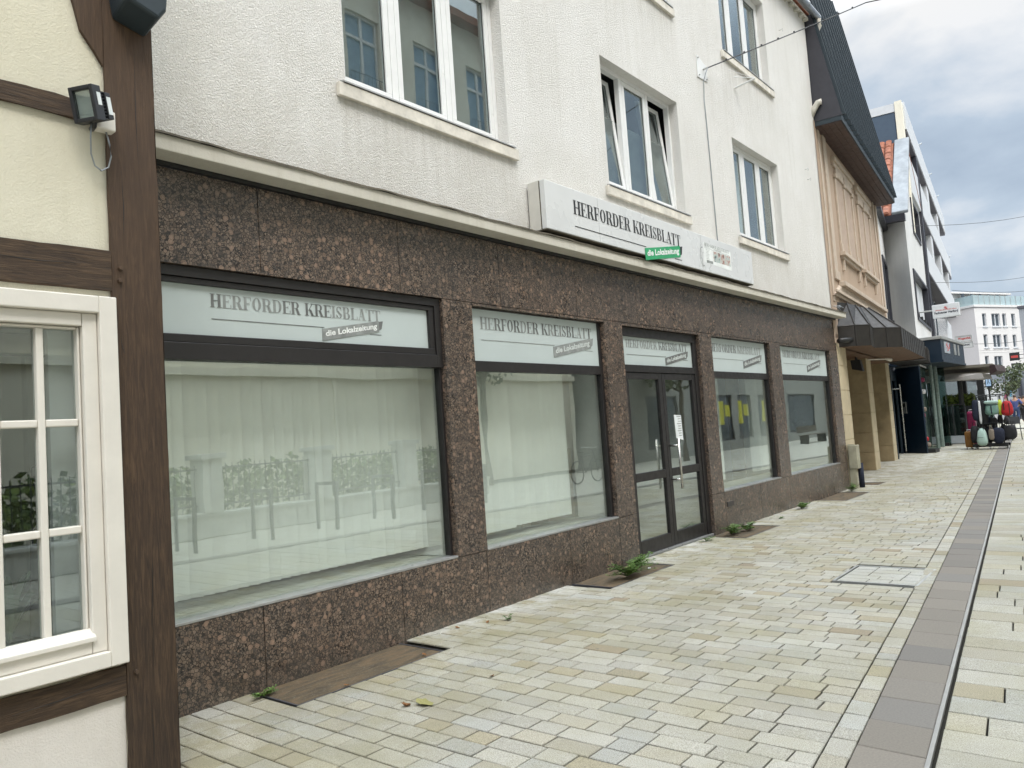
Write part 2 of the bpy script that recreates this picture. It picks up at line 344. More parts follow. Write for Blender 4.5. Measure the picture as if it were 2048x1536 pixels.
# ---------------------------------------------------------------- mesh helpers
class Fr:                                # a vertical frame: s along, o outward, z up
    def __init__(s, p, d):
        d = Vector((d[0], d[1], 0)).normalized(); s.p = Vector((p[0], p[1], 0)); s.d = d; s.n = Vector((d.y, -d.x, 0))
    def __call__(s, a, o, z): v = s.p + s.d*a + s.n*o; return Vector((v.x, v.y, z))
def W(x, y, z): return Vector((x, y, z))
class MB:
    def __init__(s, T=None): s.v = []; s.f = []; s.mi = []; s.T = T or W; s.cur = 0; s.c = []
    def pt(s, *a): s.v.append(tuple(s.T(*a))); return len(s.v)-1
    def poly(s, pts): s.f.append([s.pt(*p) for p in pts]); s.mi.append(s.cur)
    def face(s, idx): s.f.append(list(idx)); s.mi.append(s.cur)
    def box(s, a, b, c, d, e, f):        # ranges of the three local axes
        i = [s.pt(x, y, z) for z in (e, f) for y in (c, d) for x in (a, b)]
        for q in ((0, 2, 3, 1), (4, 5, 7, 6), (0, 1, 5, 4), (1, 3, 7, 5), (3, 2, 6, 7), (2, 0, 4, 6)): s.face([i[k] for k in q])
    def hexa(s, lo, hi):                 # two quads (lists of 4 local points)
        n = len(lo); a = [s.pt(*p) for p in lo]; b = [s.pt(*p) for p in hi]
        s.face(a[::-1]); s.face(b)
        for k in range(n): s.face([a[k], a[(k+1) % n], b[(k+1) % n], b[k]])
    def tube(s, pts, r, n=8, caps=True):
        P = [Vector(s.T(*p)) for p in pts]; rr = r if isinstance(r, (list, tuple)) else [r]*len(P)
        rings = []
        up = Vector((0, 0, 1))
        for k, p in enumerate(P):
            t = (P[min(k+1, len(P)-1)] - P[max(k-1, 0)]).normalized()
            a = t.cross(up)
            if a.length < 1e-3: a = t.cross(Vector((1, 0, 0)))
            a.normalize(); b = t.cross(a)
            ring = []
            for q in range(n):
                w_ = 2*PI*q/n; s.v.append(tuple(p + (a*math.cos(w_) + b*math.sin(w_))*rr[k])); ring.append(len(s.v)-1)
            rings.append(ring)
        for k in range(len(rings)-1):
            for q in range(n): s.face([rings[k][q], rings[k][(q+1) % n], rings[k+1][(q+1) % n], rings[k+1][q]])
        if caps: s.face(rings[0][::-1]); s.face(rings[-1])
    def blob(s, c, r, e1=1.0, e2=1.0, taper=0.0, nu=14, nv=9, wob=0.0):    # superellipsoid in local axes
        def sp(x, e): return math.copysign(abs(x)**e, x)
        rows = []
        for j in range(nv+1):
            ph = -PI/2 + PI*j/nv; row = []
            for i in range(nu):
                th = 2*PI*i/nu; x = sp(math.cos(ph), e1)*sp(math.cos(th), e2); y = sp(math.cos(ph), e1)*sp(math.sin(th), e2); z = sp(math.sin(ph), e1)
                k_ = 1 - taper*z + wob*math.sin(5*th+3*z)
                row.append(s.pt(c[0]+x*r[0]*k_, c[1]+y*r[1]*k_, c[2]+z*r[2]))
            rows.append(row)
        for j in range(nv):
            for i in range(nu): s.face([rows[j][i], rows[j][(i+1) % nu], rows[j+1][(i+1) % nu], rows[j+1][i]])
    def build(s, name, mat, parent=None, bevel=0, smooth=False):
        me = D.meshes.new(name); me.from_pydata(s.v, [], s.f)
        for m in (mat if isinstance(mat, (list, tuple)) else [mat]): me.materials.append(MATS[m])
        if isinstance(mat, (list, tuple)): me.polygons.foreach_set('material_index', s.mi)
        if smooth: me.polygons.foreach_set('use_smooth', [True]*len(me.polygons))
        me.update()
        bm = bmesh.new(); bm.from_mesh(me); bmesh.ops.remove_doubles(bm, verts=bm.verts, dist=1e-5) if smooth else None
        bmesh.ops.recalc_face_normals(bm, faces=bm.faces); bm.to_mesh(me); bm.free()
        o = D.objects.new(name, me); COL.objects.link(o)
        if parent: attach(o, parent)
        if bevel:
            b = o.modifiers.new('bevel', 'BEVEL'); b.width = bevel; b.segments = 2; b.limit_method = 'ANGLE'; b.angle_limit = math.radians(40)
        return o
def attach(o, parent):
    o.parent = parent; M_ = Matrix.Identity(4); p = parent
    chain = []
    while p: chain.append(p); p = p.parent
    for q in reversed(chain): M_ = M_ @ q.matrix_parent_inverse @ q.matrix_basis
    o.matrix_parent_inverse = M_.inverted()
def tag(o, label=None, cat=None, group=None, kind=None):
    if label: o['label'] = label
    if cat: o['category'] = cat
    if group: o['group'] = group
    if kind: o['kind'] = kind
    return o
def thing(name, loc, label, cat, group=None):
    o = D.objects.new(name, None); COL.objects.link(o); o.location = loc; o.empty_display_size = .2
    return tag(o, label, cat, group)
def copy_tree(o, parent=None):
    c = o.copy(); COL.objects.link(c)
    if parent: c.parent = parent; c.matrix_parent_inverse = o.matrix_parent_inverse.copy()
    for ch in [x for x in D.objects if x.parent == o]: copy_tree(ch, c)
    return c
def wall(mb, s0, s1, z0, z1, holes, o=0.0, depth=.2, rev=True):
    """front skin on plane o with rectangular holes (s0,s1,z0,z1) and their reveals; local axes (s,o,z) via mb.T"""
    ss = sorted(set([s0, s1] + [h[i] for h in holes for i in (0, 1)])); zz = sorted(set([z0, z1] + [h[i] for h in holes for i in (2, 3)]))
    ss = [a for a in ss if s0 <= a <= s1]; zz = [a for a in zz if z0 <= a <= z1]
    for i in range(len(ss)-1):
        for j in range(len(zz)-1):
            cs, cz = (ss[i]+ss[i+1])/2, (zz[j]+zz[j+1])/2
            if any(h[0] < cs < h[1] and h[2] < cz < h[3] for h in holes): continue
            mb.poly([(ss[i], o, zz[j]), (ss[i+1], o, zz[j]), (ss[i+1], o, zz[j+1]), (ss[i], o, zz[j+1])])
    if rev:
        for a, b, c, d in holes:
            for q in (((a, c), (b, c)), ((b, c), (b, d)), ((b, d), (a, d)), ((a, d), (a, c))):
                (p0, q0), (p1, q1) = q
                mb.poly([(p0, o, q0), (p1, o, q1), (p1, o-depth, q1), (p0, o-depth, q0)])
def frame(mb, a, b, c, d, w_, o0, o1, wb=None):      # rectangular ring, mitre free, butted
    wb = w_ if wb is None else wb
    mb.box(a, b, o0, o1, c, c+wb); mb.box(a, b, o0, o1, d-w_, d); mb.box(a, a+w_, o0, o1, c+wb, d-w_); mb.box(b-w_, b, o0, o1, c+wb, d-w_)
F1 = Fr((-4.75, 0), (0, 1))              # main facade frame: s = y, o = distance out into the street
F2 = Fr((-4.75, 16.6), (-0.1002, 0.99497))

# ---------------------------------------------------------------- lettering
def ell(cx, cy, rx, ry, tx, ty, a0, a1, n=14):
    q = []
    for k in range(n):
        A = a0+(a1-a0)*k/n; B = a0+(a1-a0)*(k+1)/n
        q.append([(cx+rx*math.cos(A), cy+ry*math.sin(A)), (cx+rx*math.cos(B), cy+ry*math.sin(B)),
                  (cx+(rx-tx)*math.cos(B), cy+(ry-ty)*math.sin(B)), (cx+(rx-tx)*math.cos(A), cy+(ry-ty)*math.sin(A))])
    return q
def rc(a, b, c, d): return [[(a, c), (b, c), (b, d), (a, d)]]
def stem(a, b, top=True, bot=True):
    q = rc(a, b, 0, 1)
    if bot: q += rc(a-.07, b+.07, 0, .045)
    if top: q += rc(a-.07, b+.07, .955, 1)
    return q
def dg(x0, y0, x1, y1, t): return [[(x0, y0), (x0+t, y0), (x1+t, y1), (x1, y1)]]
H2 = PI/2
GL = {
 'H': (.74, stem(.08, .25)+stem(.49, .66)+rc(.25, .49, .47, .53)),
 'E': (.62, stem(.08, .25)+rc(.25, .55, .955, 1)+rc(.25, .42, .475, .525)+rc(.25, .55, 0, .045)+rc(.52, .56, .72, 1)+rc(.54, .58, 0, .28)+rc(.40, .43, .38, .62)),
 'F': (.58, stem(.08, .25)+rc(.25, .52, .955, 1)+rc(.25, .42, .475, .525)+rc(.50, .54, .70, 1)+rc(.40, .43, .38, .62)),
 'R': (.72, stem(.08, .25)+rc(.25, .36, .955, 1)+rc(.25, .36, .46, .505)+ell(.36, .73, .24, .27, .15, .045, -H2, H2)+dg(.50, 0, .34, .48, .17)+rc(.46, .74, 0, .045)),
 'O': (.68, ell(.34, .5, .29, .5, .16, .045, 0, 2*PI, 24)),
 'D': (.70, stem(.08, .25)+rc(.25, .32, .955, 1)+rc(.25, .32, 0, .045)+ell(.32, .5, .33, .5, .16, .045, -H2, H2, 16)),
 'K': (.74, stem(.08, .25)+dg(.27, .42, .56, .98, .05)+dg(.52, 0, .32, .52, .17)+rc(.48, .78, 0, .045)+rc(.46, .72, .955, 1)),
 'I': (.34, stem(.09, .26)),
 'S': (.56, ell(.27, .74, .20, .26, .10, .045, .3, PI+.5)+ell(.27, .27, .22, .27, .11, .045, -PI+.1, .5)+dg(.36, .30, .07, .62, .17)+rc(.42, .46, .68, 1)+rc(.05, .09, 0, .32)),
 'B': (.68, stem(.08, .25)+rc(.25, .36, .955, 1)+rc(.25, .36, .48, .525)+rc(.25, .36, 0, .045)+ell(.36, .75, .20, .25, .14, .045, -H2, H2)+ell(.36, .26, .25, .26, .16, .045, -H2, H2)),
 'L': (.60, stem(.08, .25)+rc(.25, .55, 0, .045)+rc(.52, .56, 0, .30)),
 'A': (.68, dg(.10, 0, .30, .98, .045)+dg(.46, 0, .28, 1, .16)+rc(.18, .46, .30, .34)+rc(0, .22, 0, .045)+rc(.38, .70, 0, .045)),
 'T': (.66, stem(.25, .42, top=False)+rc(.04, .63, .955, 1)+rc(.03, .07, .70, 1)+rc(.60, .64, .70, 1)),
 ' ': (.30, [])}
def masthead(T, W_, h, cols, parent, mats):
    """HERFORDER KREISBLATT as thin raised letters; T(u,v,o) -> local point, cols = material index per letter"""
    txt = 'HERFORDER KREISBLATT'; tot = sum(GL[c][0] for c in txt); u = 0
    sc = W_/tot
    groups = {}
    for k, ch in enumerate(txt):
        wd, polys = GL[ch]
        mb = groups.setdefault(cols[k], MB())
        for j, p in enumerate(polys):
            lift = .0015 + .0003*(j % 5)
            mb.face([len(mb.v)+i for i in range(len(p))])
            for (x, y) in p: mb.v.append(tuple(T((u+x)*sc, y*h, lift)))
            mb.mi.append(0) if False else None
        u += wd
    for c, mb in groups.items():
        if mb.v: mb.mi = []; mb.build('lettering', mats[c], parent)
def text_mesh(name, body, T, width, height, mat, parent, bold=.012):
    cu = D.curves.new('t', 'FONT'); cu.body = body; cu.size = 1; cu.offset = bold; cu.resolution_u = 3
    ob = D.objects.new('t', cu); COL.objects.link(ob); bpy.context.view_layer.update()
    me = D.meshes.new_from_object(ob.evaluated_get(bpy.context.evaluated_depsgraph_get())); D.objects.remove(ob); D.curves.remove(cu)
    xs = [v.co.x for v in me.vertices]; ys = [v.co.y for v in me.vertices]; x0, x1, y0, y1 = min(xs), max(xs), min(ys), max(ys)
    for v in me.vertices: v.co = T((v.co.x-x0)/(x1-x0)*width, (v.co.y-y0)/(y1-y0)*height, .002)
    me.materials.clear(); me.materials.append(MATS[mat]); me.name = name
    o = D.objects.new(name, me); COL.objects.link(o); attach(o, parent); return o
def logo(o, s0, z0, W_, cols, parent, mats, lab, labtext, rule, F=F1):
    """masthead with rule and tilted label; o = plane, s0,z0 = left end of the baseline"""
    h = .062*W_
    masthead(lambda u, v, l: F(s0+u, o+l, z0+v), W_, h, cols, parent, mats)
    mb = MB(F); zr = z0-.055*W_
    mb.box(s0+.005*W_, s0+.62*W_, o+.0005, o+.0018, zr, zr+.0035*W_); mb.box(s0+.92*W_, s0+1.0*W_, o+.0005, o+.0018, zr-.018*W_, zr-.0145*W_)
    mb.build('rule', rule, parent)
    sl = .175; a = s0+.605*W_; b = s0+.985*W_; zb = z0-.122*W_; hh = .060*W_
    mb = MB(F); mb.hexa([(a, o+.001, zb), (b, o+.001, zb+sl*(b-a)), (b, o+.001, zb+hh+sl*(b-a)), (a, o+.001, zb+hh)],
                        [(a, o+.004, zb), (b, o+.004, zb+sl*(b-a)), (b, o+.004, zb+hh+sl*(b-a)), (a, o+.004, zb+hh)])
    la = mb.build('label_strip', lab, parent)
    mb = MB(F); c = b+.03*W_; mb.hexa([(b, o+.001, zb+.008*W_+sl*(b-a)), (c-.012*W_, o+.001, zb+.012*W_+sl*(c-a)), (c, o+.001, zb+hh-.004*W_+sl*(c-a)), (b, o+.001, zb+hh-.004*W_+sl*(b-a))],
                        [(b, o+.003, zb+.008*W_+sl*(b-a)), (c-.012*W_, o+.003, zb+.012*W_+sl*(c-a)), (c, o+.003, zb+hh-.004*W_+sl*(c-a)), (b, o+.003, zb+hh-.004*W_+sl*(b-a))])
    mb.build('label_fold', rule, parent)
    text_mesh('label_lettering', 'die Lokalzeitung', lambda u, v, l: F(a+.02*W_+u, o+.0055, zb+.010*W_+v+sl*(u+.02*W_)), (b-a)-.035*W_, hh-.020*W_, labtext, parent, .03)
# ================================================================ GROUND
mb = MB(); mb.poly([(-120, -60, -.03), (60, -60, -.03), (60, 260, -.03), (-120, 260, -.03)])
tag(mb.build('ground', 'joint_grit'), kind='structure')
def stones(name, rows, mat, kind='structure', g=.0048):
    """rows: list of (y0, y1, [(xa, xb)...]) ; every stone is a chamfered block with its own colour"""
    v = []; f = []; c = []
    for y0, y1, xs in rows:
        for xa, xb, colr in xs:
            a, b, p, q = xa(y0), xb(y0), xa(y1), xb(y1)
            dz = random.uniform(-.0018, .0018); tx = random.uniform(-.0012, .0012)
            j = lambda: random.uniform(-.0012, .0012)
            P = [(a+g+j(), y0+g+j()), (b-g+j(), y0+g+j()), (q-g+j(), y1-g+j()), (p+g+j(), y1-g+j())]
            cx = sum(t[0] for t in P)/4; cy = sum(t[1] for t in P)/4; n = len(v)
            for t in P: v.append((t[0], t[1], -.012))
            for t in P: v.append((t[0], t[1], -.0035+dz))
            k = .0045
            for t in P: v.append((t[0]+math.copysign(k, cx-t[0]), t[1]+math.copysign(k, cy-t[1]), dz+tx*(1 if t[0] > cx else -1)))
            for q_ in range(4):
                r_ = (q_+1) % 4
                f.append((n+q_, n+r_, n+4+r_, n+4+q_)); f.append((n+4+q_, n+4+r_, n+8+r_, n+8+q_))
            f.append((n+8, n+9, n+10, n+11)); c += [colr]*9
    me = D.meshes.new(name); me.from_pydata(v, [], f); me.materials.append(MATS[mat])
    ca = me.color_attributes.new('col', 'FLOAT_COLOR', 'CORNER'); arr = []
    for p, cc in zip(me.polygons, c): arr += list(cc+(1.0,))*p.loop_total
    ca.data.foreach_set('color', arr)
    o = D.objects.new(name, me); COL.objects.link(o); tag(o, kind=kind); return o
def pcol():
    r = random.random(); k = random.uniform(.9, 1.1)
    if r < .58: b = (.435, .412, .368)
    elif r < .80: b = (.415, .382, .318)
    elif r < .87: b = (.365, .322, .24)
    elif r < .885: b = (.31, .255, .19)
    elif r < .96: b = (.40, .39, .365)
    else: b = (.47, .455, .42)
    return tuple(x*k for x in b)
drain = lambda y: -0.87-.0990*(y-3.8)
bL = lambda y: drain(y)-.455; dL = lambda y: drain(y)-.325
KX = [(-4.76, -4.25, 2.9, 4.22), (-4.76, -4.24, 6.62, 7.92), (-4.76, -4.22, 9.95, 11.16), (-4.76, -4.2, 14.45, 15.92), (-4.9, -4.4, 17.4, 18.02), (-2.42, -1.68, 7.6, 8.42)]
def in_hole(x0, x1, y0, y1): 
    for a, b, c, d in KX:
        if x1 > a+.01 and x0 < b-.01 and y1 > c+.04 and y0 < d-.04: return (a, b)
    return None
rows = []; y = -4.0; dyr = .1405
while y < 62:
    y1 = y+dyr; x = -4.755 if y < 16.3 else -8.2
    if y < 1.7: x = -4.0
    xs = []; first = True
    # a soldier course edges the plinth
    while True:
        Lg = random.choice((.16, .19, .22, .25, .28, .31)); 
        if y < 16.3 and y > 1.7 and first: Lg = random.uniform(.08, .2)
        first = False; xe = x+Lg
        lim = bL(y)-.004
        last = False
        if xe > lim-.09: xe = None; last = True
        h = in_hole(x, xe if xe else lim, y, y1)
        if h:
            if x < h[0]-.03: xs.append((x, h[0], pcol()))
            x = h[1]
            if last: break
            continue
        if last: xs.append((x, 'b', pcol())); break
        xs.append((x, xe, pcol())); x = xe
    R = []
    for a, b, c in xs:
        R.append(((lambda yy, a=a: a), (lambda yy: bL(yy)) if b == 'b' else (lambda yy, b=b: b), c))
    rows.append((y, y1, R)); y = y1
y = -4.0
while y < 62:
    h = random.choice((.14, .21, .25)); rows.append((y, y+h, [(bL, dL, pcol())])); y += h
y = -4.0
while y < 70:                            # larger slabs on the carriageway side
    h = .252; x = None; R = []; k0 = random.uniform(.15, .75); edge = 0.0
    a = 0.0; b = k0
    while a < 2.6:
        b = min(b, 2.6); R.append(((lambda yy, a=a: drain(yy)+.016+a), (lambda yy, b=b: drain(yy)+.016+b), pcol())); a = b; b = a+random.choice((.45, .55, .65, .8))
        if 2.6-a < .12: break
    rows.append((y, y+h, R)); y += h
stones('pavement', rows, 'paving_stone')
rows = []; y = -4.0
while y < 62:
    h = .36; b = random.choice(((.190, .168, .142), (.165, .146, .125), (.20, .175, .145), (.172, .156, .138))); k = random.uniform(.92, 1.08)
    rows.append((y, y+h, [(dL, (lambda yy: drain(yy)-.022), tuple(q*k for q in b))])); y += h
    
y = -4.0
rows2 = []
while y < 62:                            # the matching strip on the other side of the street
    h = .36; k = random.uniform(.9, 1.1); rows2.append((y, y+h, [((lambda yy: drain(yy)+2.68), (lambda yy: drain(yy)+3.0), (.165*k, .15*k, .132*k))])); y += h
stones('gutter_strip', rows+rows2, 'dark_slab', g=.0022)
mb = MB()                                # slot drain: pale lip, dark slot
mb.hexa([(drain(-4)-.020, -4, -.02), (drain(-4)+.0, -4, -.02), (drain(62)+.0, 62, -.02), (drain(62)-.020, 62, -.02)], [(drain(-4)-.020, -4, .004), (drain(-4)+.0, -4, .004), (drain(62)+.0, 62, .004), (drain(62)-.020, 62, .004)])

tag(mb.build('slot_drain', 'drain_lip'), kind='structure')
mb = MB(); mb.poly([(drain(-10)+3.02, -10, -.008), (6.9, -10, -.008), (6.9, 70, -.008), (drain(70)+3.02, 70, -.008)])
k = Mt('far_paving'); br = k.n('ShaderNodeTexBrick'); k.l(k.tc.outputs['Object'], br.inputs[0]); br.inputs['Scale'].default_value = 1; br.inputs['Brick Width'].default_value = .22; br.inputs['Row Height'].default_value = .14; br.inputs['Mortar Size'].default_value = .004
br.inputs['Color1'].default_value = (.50, .48, .42, 1); br.inputs['Color2'].default_value = (.42, .39, .32, 1); br.inputs['Mortar'].default_value = (.08, .07, .06, 1); k.col(br.outputs[0]).rough(.9); MATS['far_paving'] = k.m
tag(mb.build('far_pavement', 'far_paving'), kind='structure')

# cellar covers and manhole ---------------------------------------------------
lab = ['long brown stained cellar slab at the foot of the plinth below the largest shop window', 'dark cellar slab with weeds just left of the glass entrance door',
       'dark mossy cellar slab just right of the glass entrance door', 'dark cellar slab at the far right corner of the granite plinth', 'small dark slab in front of the yellow stone pillars']
for i, (a, b, c, d) in enumerate(KX[:5]):
    t = thing('cellar_cover', ((a+b)/2, (c+d)/2, 0), lab[i], 'cellar cover', 'stone cellar covers along the house wall')
    mb = MB(); mb.box(a+.02, b-.02, c+.02, d-.02, -.03, -.006); mb.build('slab', 'grate_stone', t, .004)
    mb = MB(); frame(mb, a+.006, b-.006, c+.006, d-.006, .012, -.03, -.002) if False else None
    mb.box(a+.004, b-.004, c+.004, c+.018, -.028, -.003); mb.box(a+.004, b-.004, d-.018, d-.004, -.028, -.003); mb.box(b-.018, b-.004, c+.019, d-.019, -.028, -.003)
    mb.build('rim', 'cover_frame', t)
a, b, c, d = KX[5]
t = thing('manhole_cover', (-2.05, 8, 0), 'square recessed manhole cover filled with pale paving stones in a metal rim', 'manhole cover')
mb = MB(); mb.box(a, b, c, c+.022, -.02, .002); mb.box(a, b, d-.022, d, -.02, .002); mb.box(a, a+.022, c+.023, d-.023, -.02, .002); mb.box(b-.022, b, c+.023, d-.023, -.02, .002); mb.build('rim', 'galvanised', t)
rr = []
ny = 5
for q in range(ny):
    y0 = c+.03+q*(d-c-.06)/ny; y1 = c+.03+(q+1)*(d-c-.06)/ny; x = a+.03; R = []
    while x < b-.03:
        xe = min(b-.03, x+random.choice((.2, .26, .32)));  xe = b-.03 if b-.03-xe < .1 else xe
        R.append(((lambda yy, x=x: x), (lambda yy, xe=xe: xe), (.47, .46, .44))); x = xe
    rr.append((y0, y1, R))
o = stones('infill_stones', rr, 'paving_stone'); del o['kind']; attach(o, t)

# ================================================================ OFFICE BUILDING
OB = thing('office_building', (-4.75, 9, 0), 'white rough rendered building with a brown granite shop front along the street', 'building')
UW = [(3.99, 6.09, 4.56, 6.18), (8.02, 10.07, 4.56, 6.18), (12.0, 14.05, 4.56, 6.18), (3.99, 6.09, 7.64, 9.28), (8.02, 10.07, 7.64, 9.28), (11.95, 14.06, 7.64, 9.28)]
mb = MB(F1); wall(mb, -6, 16.55, 3.5, 9.92, UW, 0, .17)
mb.poly([(16.55, 0, 3.5), (16.55, -8, 3.5), (16.55, -8, 9.92), (16.55, 0, 9.92)]); mb.poly([(-6, 0, 3.5), (-6, -8, 3.5), (-6, -8, 9.92), (-6, 0, 9.92)])
mb.build('upper_wall', 'white_roughcast', OB)
mb = MB(F1); mb.hexa([(-6, .10, 10.0), (16.62, .10, 10.0), (16.62, -8, 10.0), (-6, -8, 10.0)], [(-6, .10, 10.06), (16.62, .10, 10.06), (16.62, -4, 13.6), (-6, -4, 13.6)]); mb.build('roof', 'clay_tile', OB)
mb = MB(F1)
for i in range(60): mb.box(.2+i*.28, .26+i*.28, .001, .10, 9.84, 9.9)
mb.box(-6, 16.6, .001, .07, 9.91, 9.96); mb.build('eaves_moulding', 'cornice_paint', OB)
mb = MB(F1); mb.tube([(-6, .20, 10.0), (16.85, .20, 9.99)], .075, 12); 
for s in (13.2, 15.0, 16.1): mb.tube([(s, .20, 10.0), (s+.03, .20, 10.0)], .085, 12)
g = mb.build('gutter', 'zinc_pipe', OB, smooth=True)
mb = MB(F1); mb.tube([(16.78, .22, 9.93), (16.80, .22, 9.80), (16.78, .16, 9.68), (16.72, .06, 9.60), (16.66, -.06, 9.50), (16.64, -.2, 9.38)], .06, 12); mb.build('rainwater_elbow', 'cream_pipe', g, smooth=True)
# cornice over the shop front
mb = MB(F1); mb.hexa([(-6, 0, 3.512), (16.78, 0, 3.512), (16.78, .20, 3.512), (-6, .20, 3.512)], [(-6, 0, 3.67), (16.78, 0, 3.67), (16.78, .20, 3.615), (-6, .20, 3.615)])
cn = mb.build('cornice', 'cornice_paint', OB, .006)
mb = MB(F1); n = 260; prev = None
for i in range(n+1):
    s = 1.2+15.64*i/n; wv = .006*math.sin(s*3.1)+.005*math.sin(s*7.7+1)+.004*math.sin(s*17); up = .010+wv*.6
    cur = [(s, .0, 3.673), (s, .212+wv*.5, 3.618+up*.5), (s, .214+wv*.5, 3.606+wv*.6)]
    if prev:
        for q in range(2): mb.poly([prev[q], cur[q], cur[q+1], prev[q+1]])
    prev = cur
mb.build('lead_flashing', 'mottled_brown', cn)
mb = MB(F1); mb.box(-6, 16.62, .001, .03, 3.482, 3.511); mb.build('shadow_strip', 'cast_black', OB)  # solid black strip, paints the shade between cornice and granite
# granite cladding
SH = [(1.1, 4.95, .55, 2.85), (5.35, 7.64, .55, 2.82), (8.05, 10.14, 0, 2.81), (10.55, 12.83, .55, 2.82), (13.33, 16.10, .55, 2.82)]
mb = MB(F1); g = .0032
def slab(a, b, c, d): mb.box(a+g, b-g, -.13, 0, c+g, d-g)
seam = [-1, 1.7, 3.12, 4.46, 5.78, 7.11, 8.44, 9.77, 11.10, 12.43, 13.76, 15.1, 16.6]
for a, b in zip(seam[:-1], seam[1:]):
    slab(a, b, 2.85, 3.482)
for a, b in ((5.35, 8.05), (10.14, 13.33), (13.33, 16.6)): pass
lo = [-1, 1.7, 3.01, 4.28, 5.33, 6.65, 7.64, 8.05]
for a, b in zip(lo[:-1], lo[1:]): slab(a, b, -.03, .55)
lo = [10.14, 10.55, 11.9, 13.2, 14.6, 16.1, 16.6]
for a, b in zip(lo[:-1], lo[1:]): slab(a, b, -.03, .55)
slab(-1, 1.1, .55, 2.85)
for a, b in ((4.95, 5.35), (7.64, 8.05), (10.14, 10.55), (12.83, 13.33), (16.10, 16.6)): slab(a, b, .55, 2.85)
for s in (2, 3, 4): pass
slab(5.35, 7.64, 2.82, 2.85); slab(8.05, 10.14, 2.81, 2.85); slab(10.55, 12.83, 2.82, 2.85); slab(13.33, 16.10, 2.82, 2.85)
mb.build('granite_cladding', 'brown_granite', OB)
mb = MB(F1); mb.box(-1, 8.04, -.16, -.135, -.03, .54); mb.box(10.15, 16.6, -.16, -.135, -.03, .54); mb.box(-1, 16.6, -.16, -.135, 2.86, 3.48)
for a, b in ((4.96, 5.34), (7.65, 8.04), (10.15, 10.54), (12.84, 13.32), (16.11, 16.59)): mb.box(a, b, -.16, -.135, .54, 2.86)
mb.build('backing_wall', 'interior_wall', OB)
# room behind the shop front
mb = MB(F1); mb.box(-1, 16.5, -6.0, -5.9, -.02, 3.3); mb.box(-1.1, -1, -6, -.17, -.02, 3.3); mb.box(16.45, 16.55, -6, -.17, -.02, 3.4)
mb.box(-1, 16.5, -6, -.17, 3.3, 3.4); mb.box(5.0, 5.3, -1.25, -.17, 0, 3.3); mb.box(10.2, 10.5, -1.6, -.17, 0, 3.3); mb.box(7.7, 8.0, -.6, -.17, 0, 3.3)
mb.build('interior_wall', 'interior_wall', OB)
mb = MB(F1); mb.box(-1, 16.5, -6, -.17, -.03, .001); mb.build('interior_floor', 'interior_floor', OB)
for a, b in ((-1, 7.7), (10.5, 16.4)):
    mb = MB(F1); mb.box(a, b, -.72, -.165, .50, .545); mb.box(a, b, -.72, -.70, .01, .50); mb.build('window_shelf', 'interior_floor', OB)
mb = MB(F1); mb.box(8.2, 9.2, -1.9, -1.85, .02, 2.9); mb.box(7.9, 8.5, -1.5, -1.2, .02, 1.35); mb.build('cabinet', 'interior_wood', OB, .005)
V = Mt('interior_light_frame')
# shop windows
def shop_window(i, a, b, zt, tz0, tz1, mz0, mz1, cols, blinds, opener=False):
    mb = MB(F1); o0, o1 = -.125, -.055
    bb = b-.045 if not opener else b-.03
    if opener:
        mb.box(a, b, -.125, -.03, zt-.07, zt); mb.box(b-.07, b, -.125, -.03, mz0, zt-.07)
        mb.box(a, b-.07, -.125, -.045, tz1, zt-.072); mb.box(b-.13, b-.072, -.125, -.045, tz0, tz1); mb.box(a, b-.07, -.125, -.045, tz0-.055, tz0)
        mb.box(a, b-.0705, -.125, -.03, mz0, tz0-.057); mb.box(b-.03, b, o0, o1, .57, mz0)
    else:
        mb.box(b-.05, b, o0, o1, .57, zt); mb.box(a, b-.05, o0, o1, mz0, mz1); mb.box(a, b-.05, o0, o1, zt-.008, zt); mb.box(a, a+.012, o0, o1, .57, zt-.008)
    w_ = mb.build('shop_window', 'dark_bronze_frame', OB, .004)
    mb = MB(F1); mb.box(a, b, -.13, .004, .549, .568); mb.build('window_ledge', 'sill_metal', w_, .003)
    ge = b-.03 if opener else b-.05
    mb = MB(F1); mb.box(a, ge, -.096, -.090, .57, mz0); mb.build('pane', 'shop_glass', w_)
    te = b-.13 if opener else b-.05
    mb = MB(F1); mb.box(a+(0 if opener else .012), te, -.088, -.075, tz0, tz1); mb.build('transom_panel', 'transom_film', w_)
    w0, ww = {0: (2.76, 1.52), 1: (5.53, 1.94), 2: (8.22, 1.80), 3: (10.65, 1.95), 4: (13.62, 2.05)}[i]
    zb = {0: 2.60, 1: 2.62, 2: 2.57, 3: 2.61, 4: 2.62}[i]
    logo(-.074, w0, zb, ww, cols, w_, ['letter_dark', 'letter_worn', 'label_pale'], 'letter_worn' if i < 2 else 'letter_dark', 'label_pale' if i else 'label_white', 'letter_worn' if i else 'letter_dark')
    for (c, d, mat, o) in blinds:
        mb = MB(F1); s = c; n_ = 0
        while s < d-.02:
            th = random.uniform(.35, .95); wd = .089; x0, x1 = s, min(s+wd+.006, d+.01); dx = wd*.5*math.sin(th)
            mb.poly([(x0, o-dx, .62), (x1, o+dx, .62), (x1, o+dx, 3.2), (x0, o-dx, 3.2)]); s += wd
        mb.build('vertical_blind', mat, w_)
    return w_
c0 = [0]+[1]*6+[0, 0]+[0]+[0, 0, 0]+[1]*7
shop_window(0, 1.1, 4.95, 2.85, 2.40, 2.74, 2.23, 2.345, c0[:20], [(1.2, 5.0, 'blind_fabric', -.44)], True)
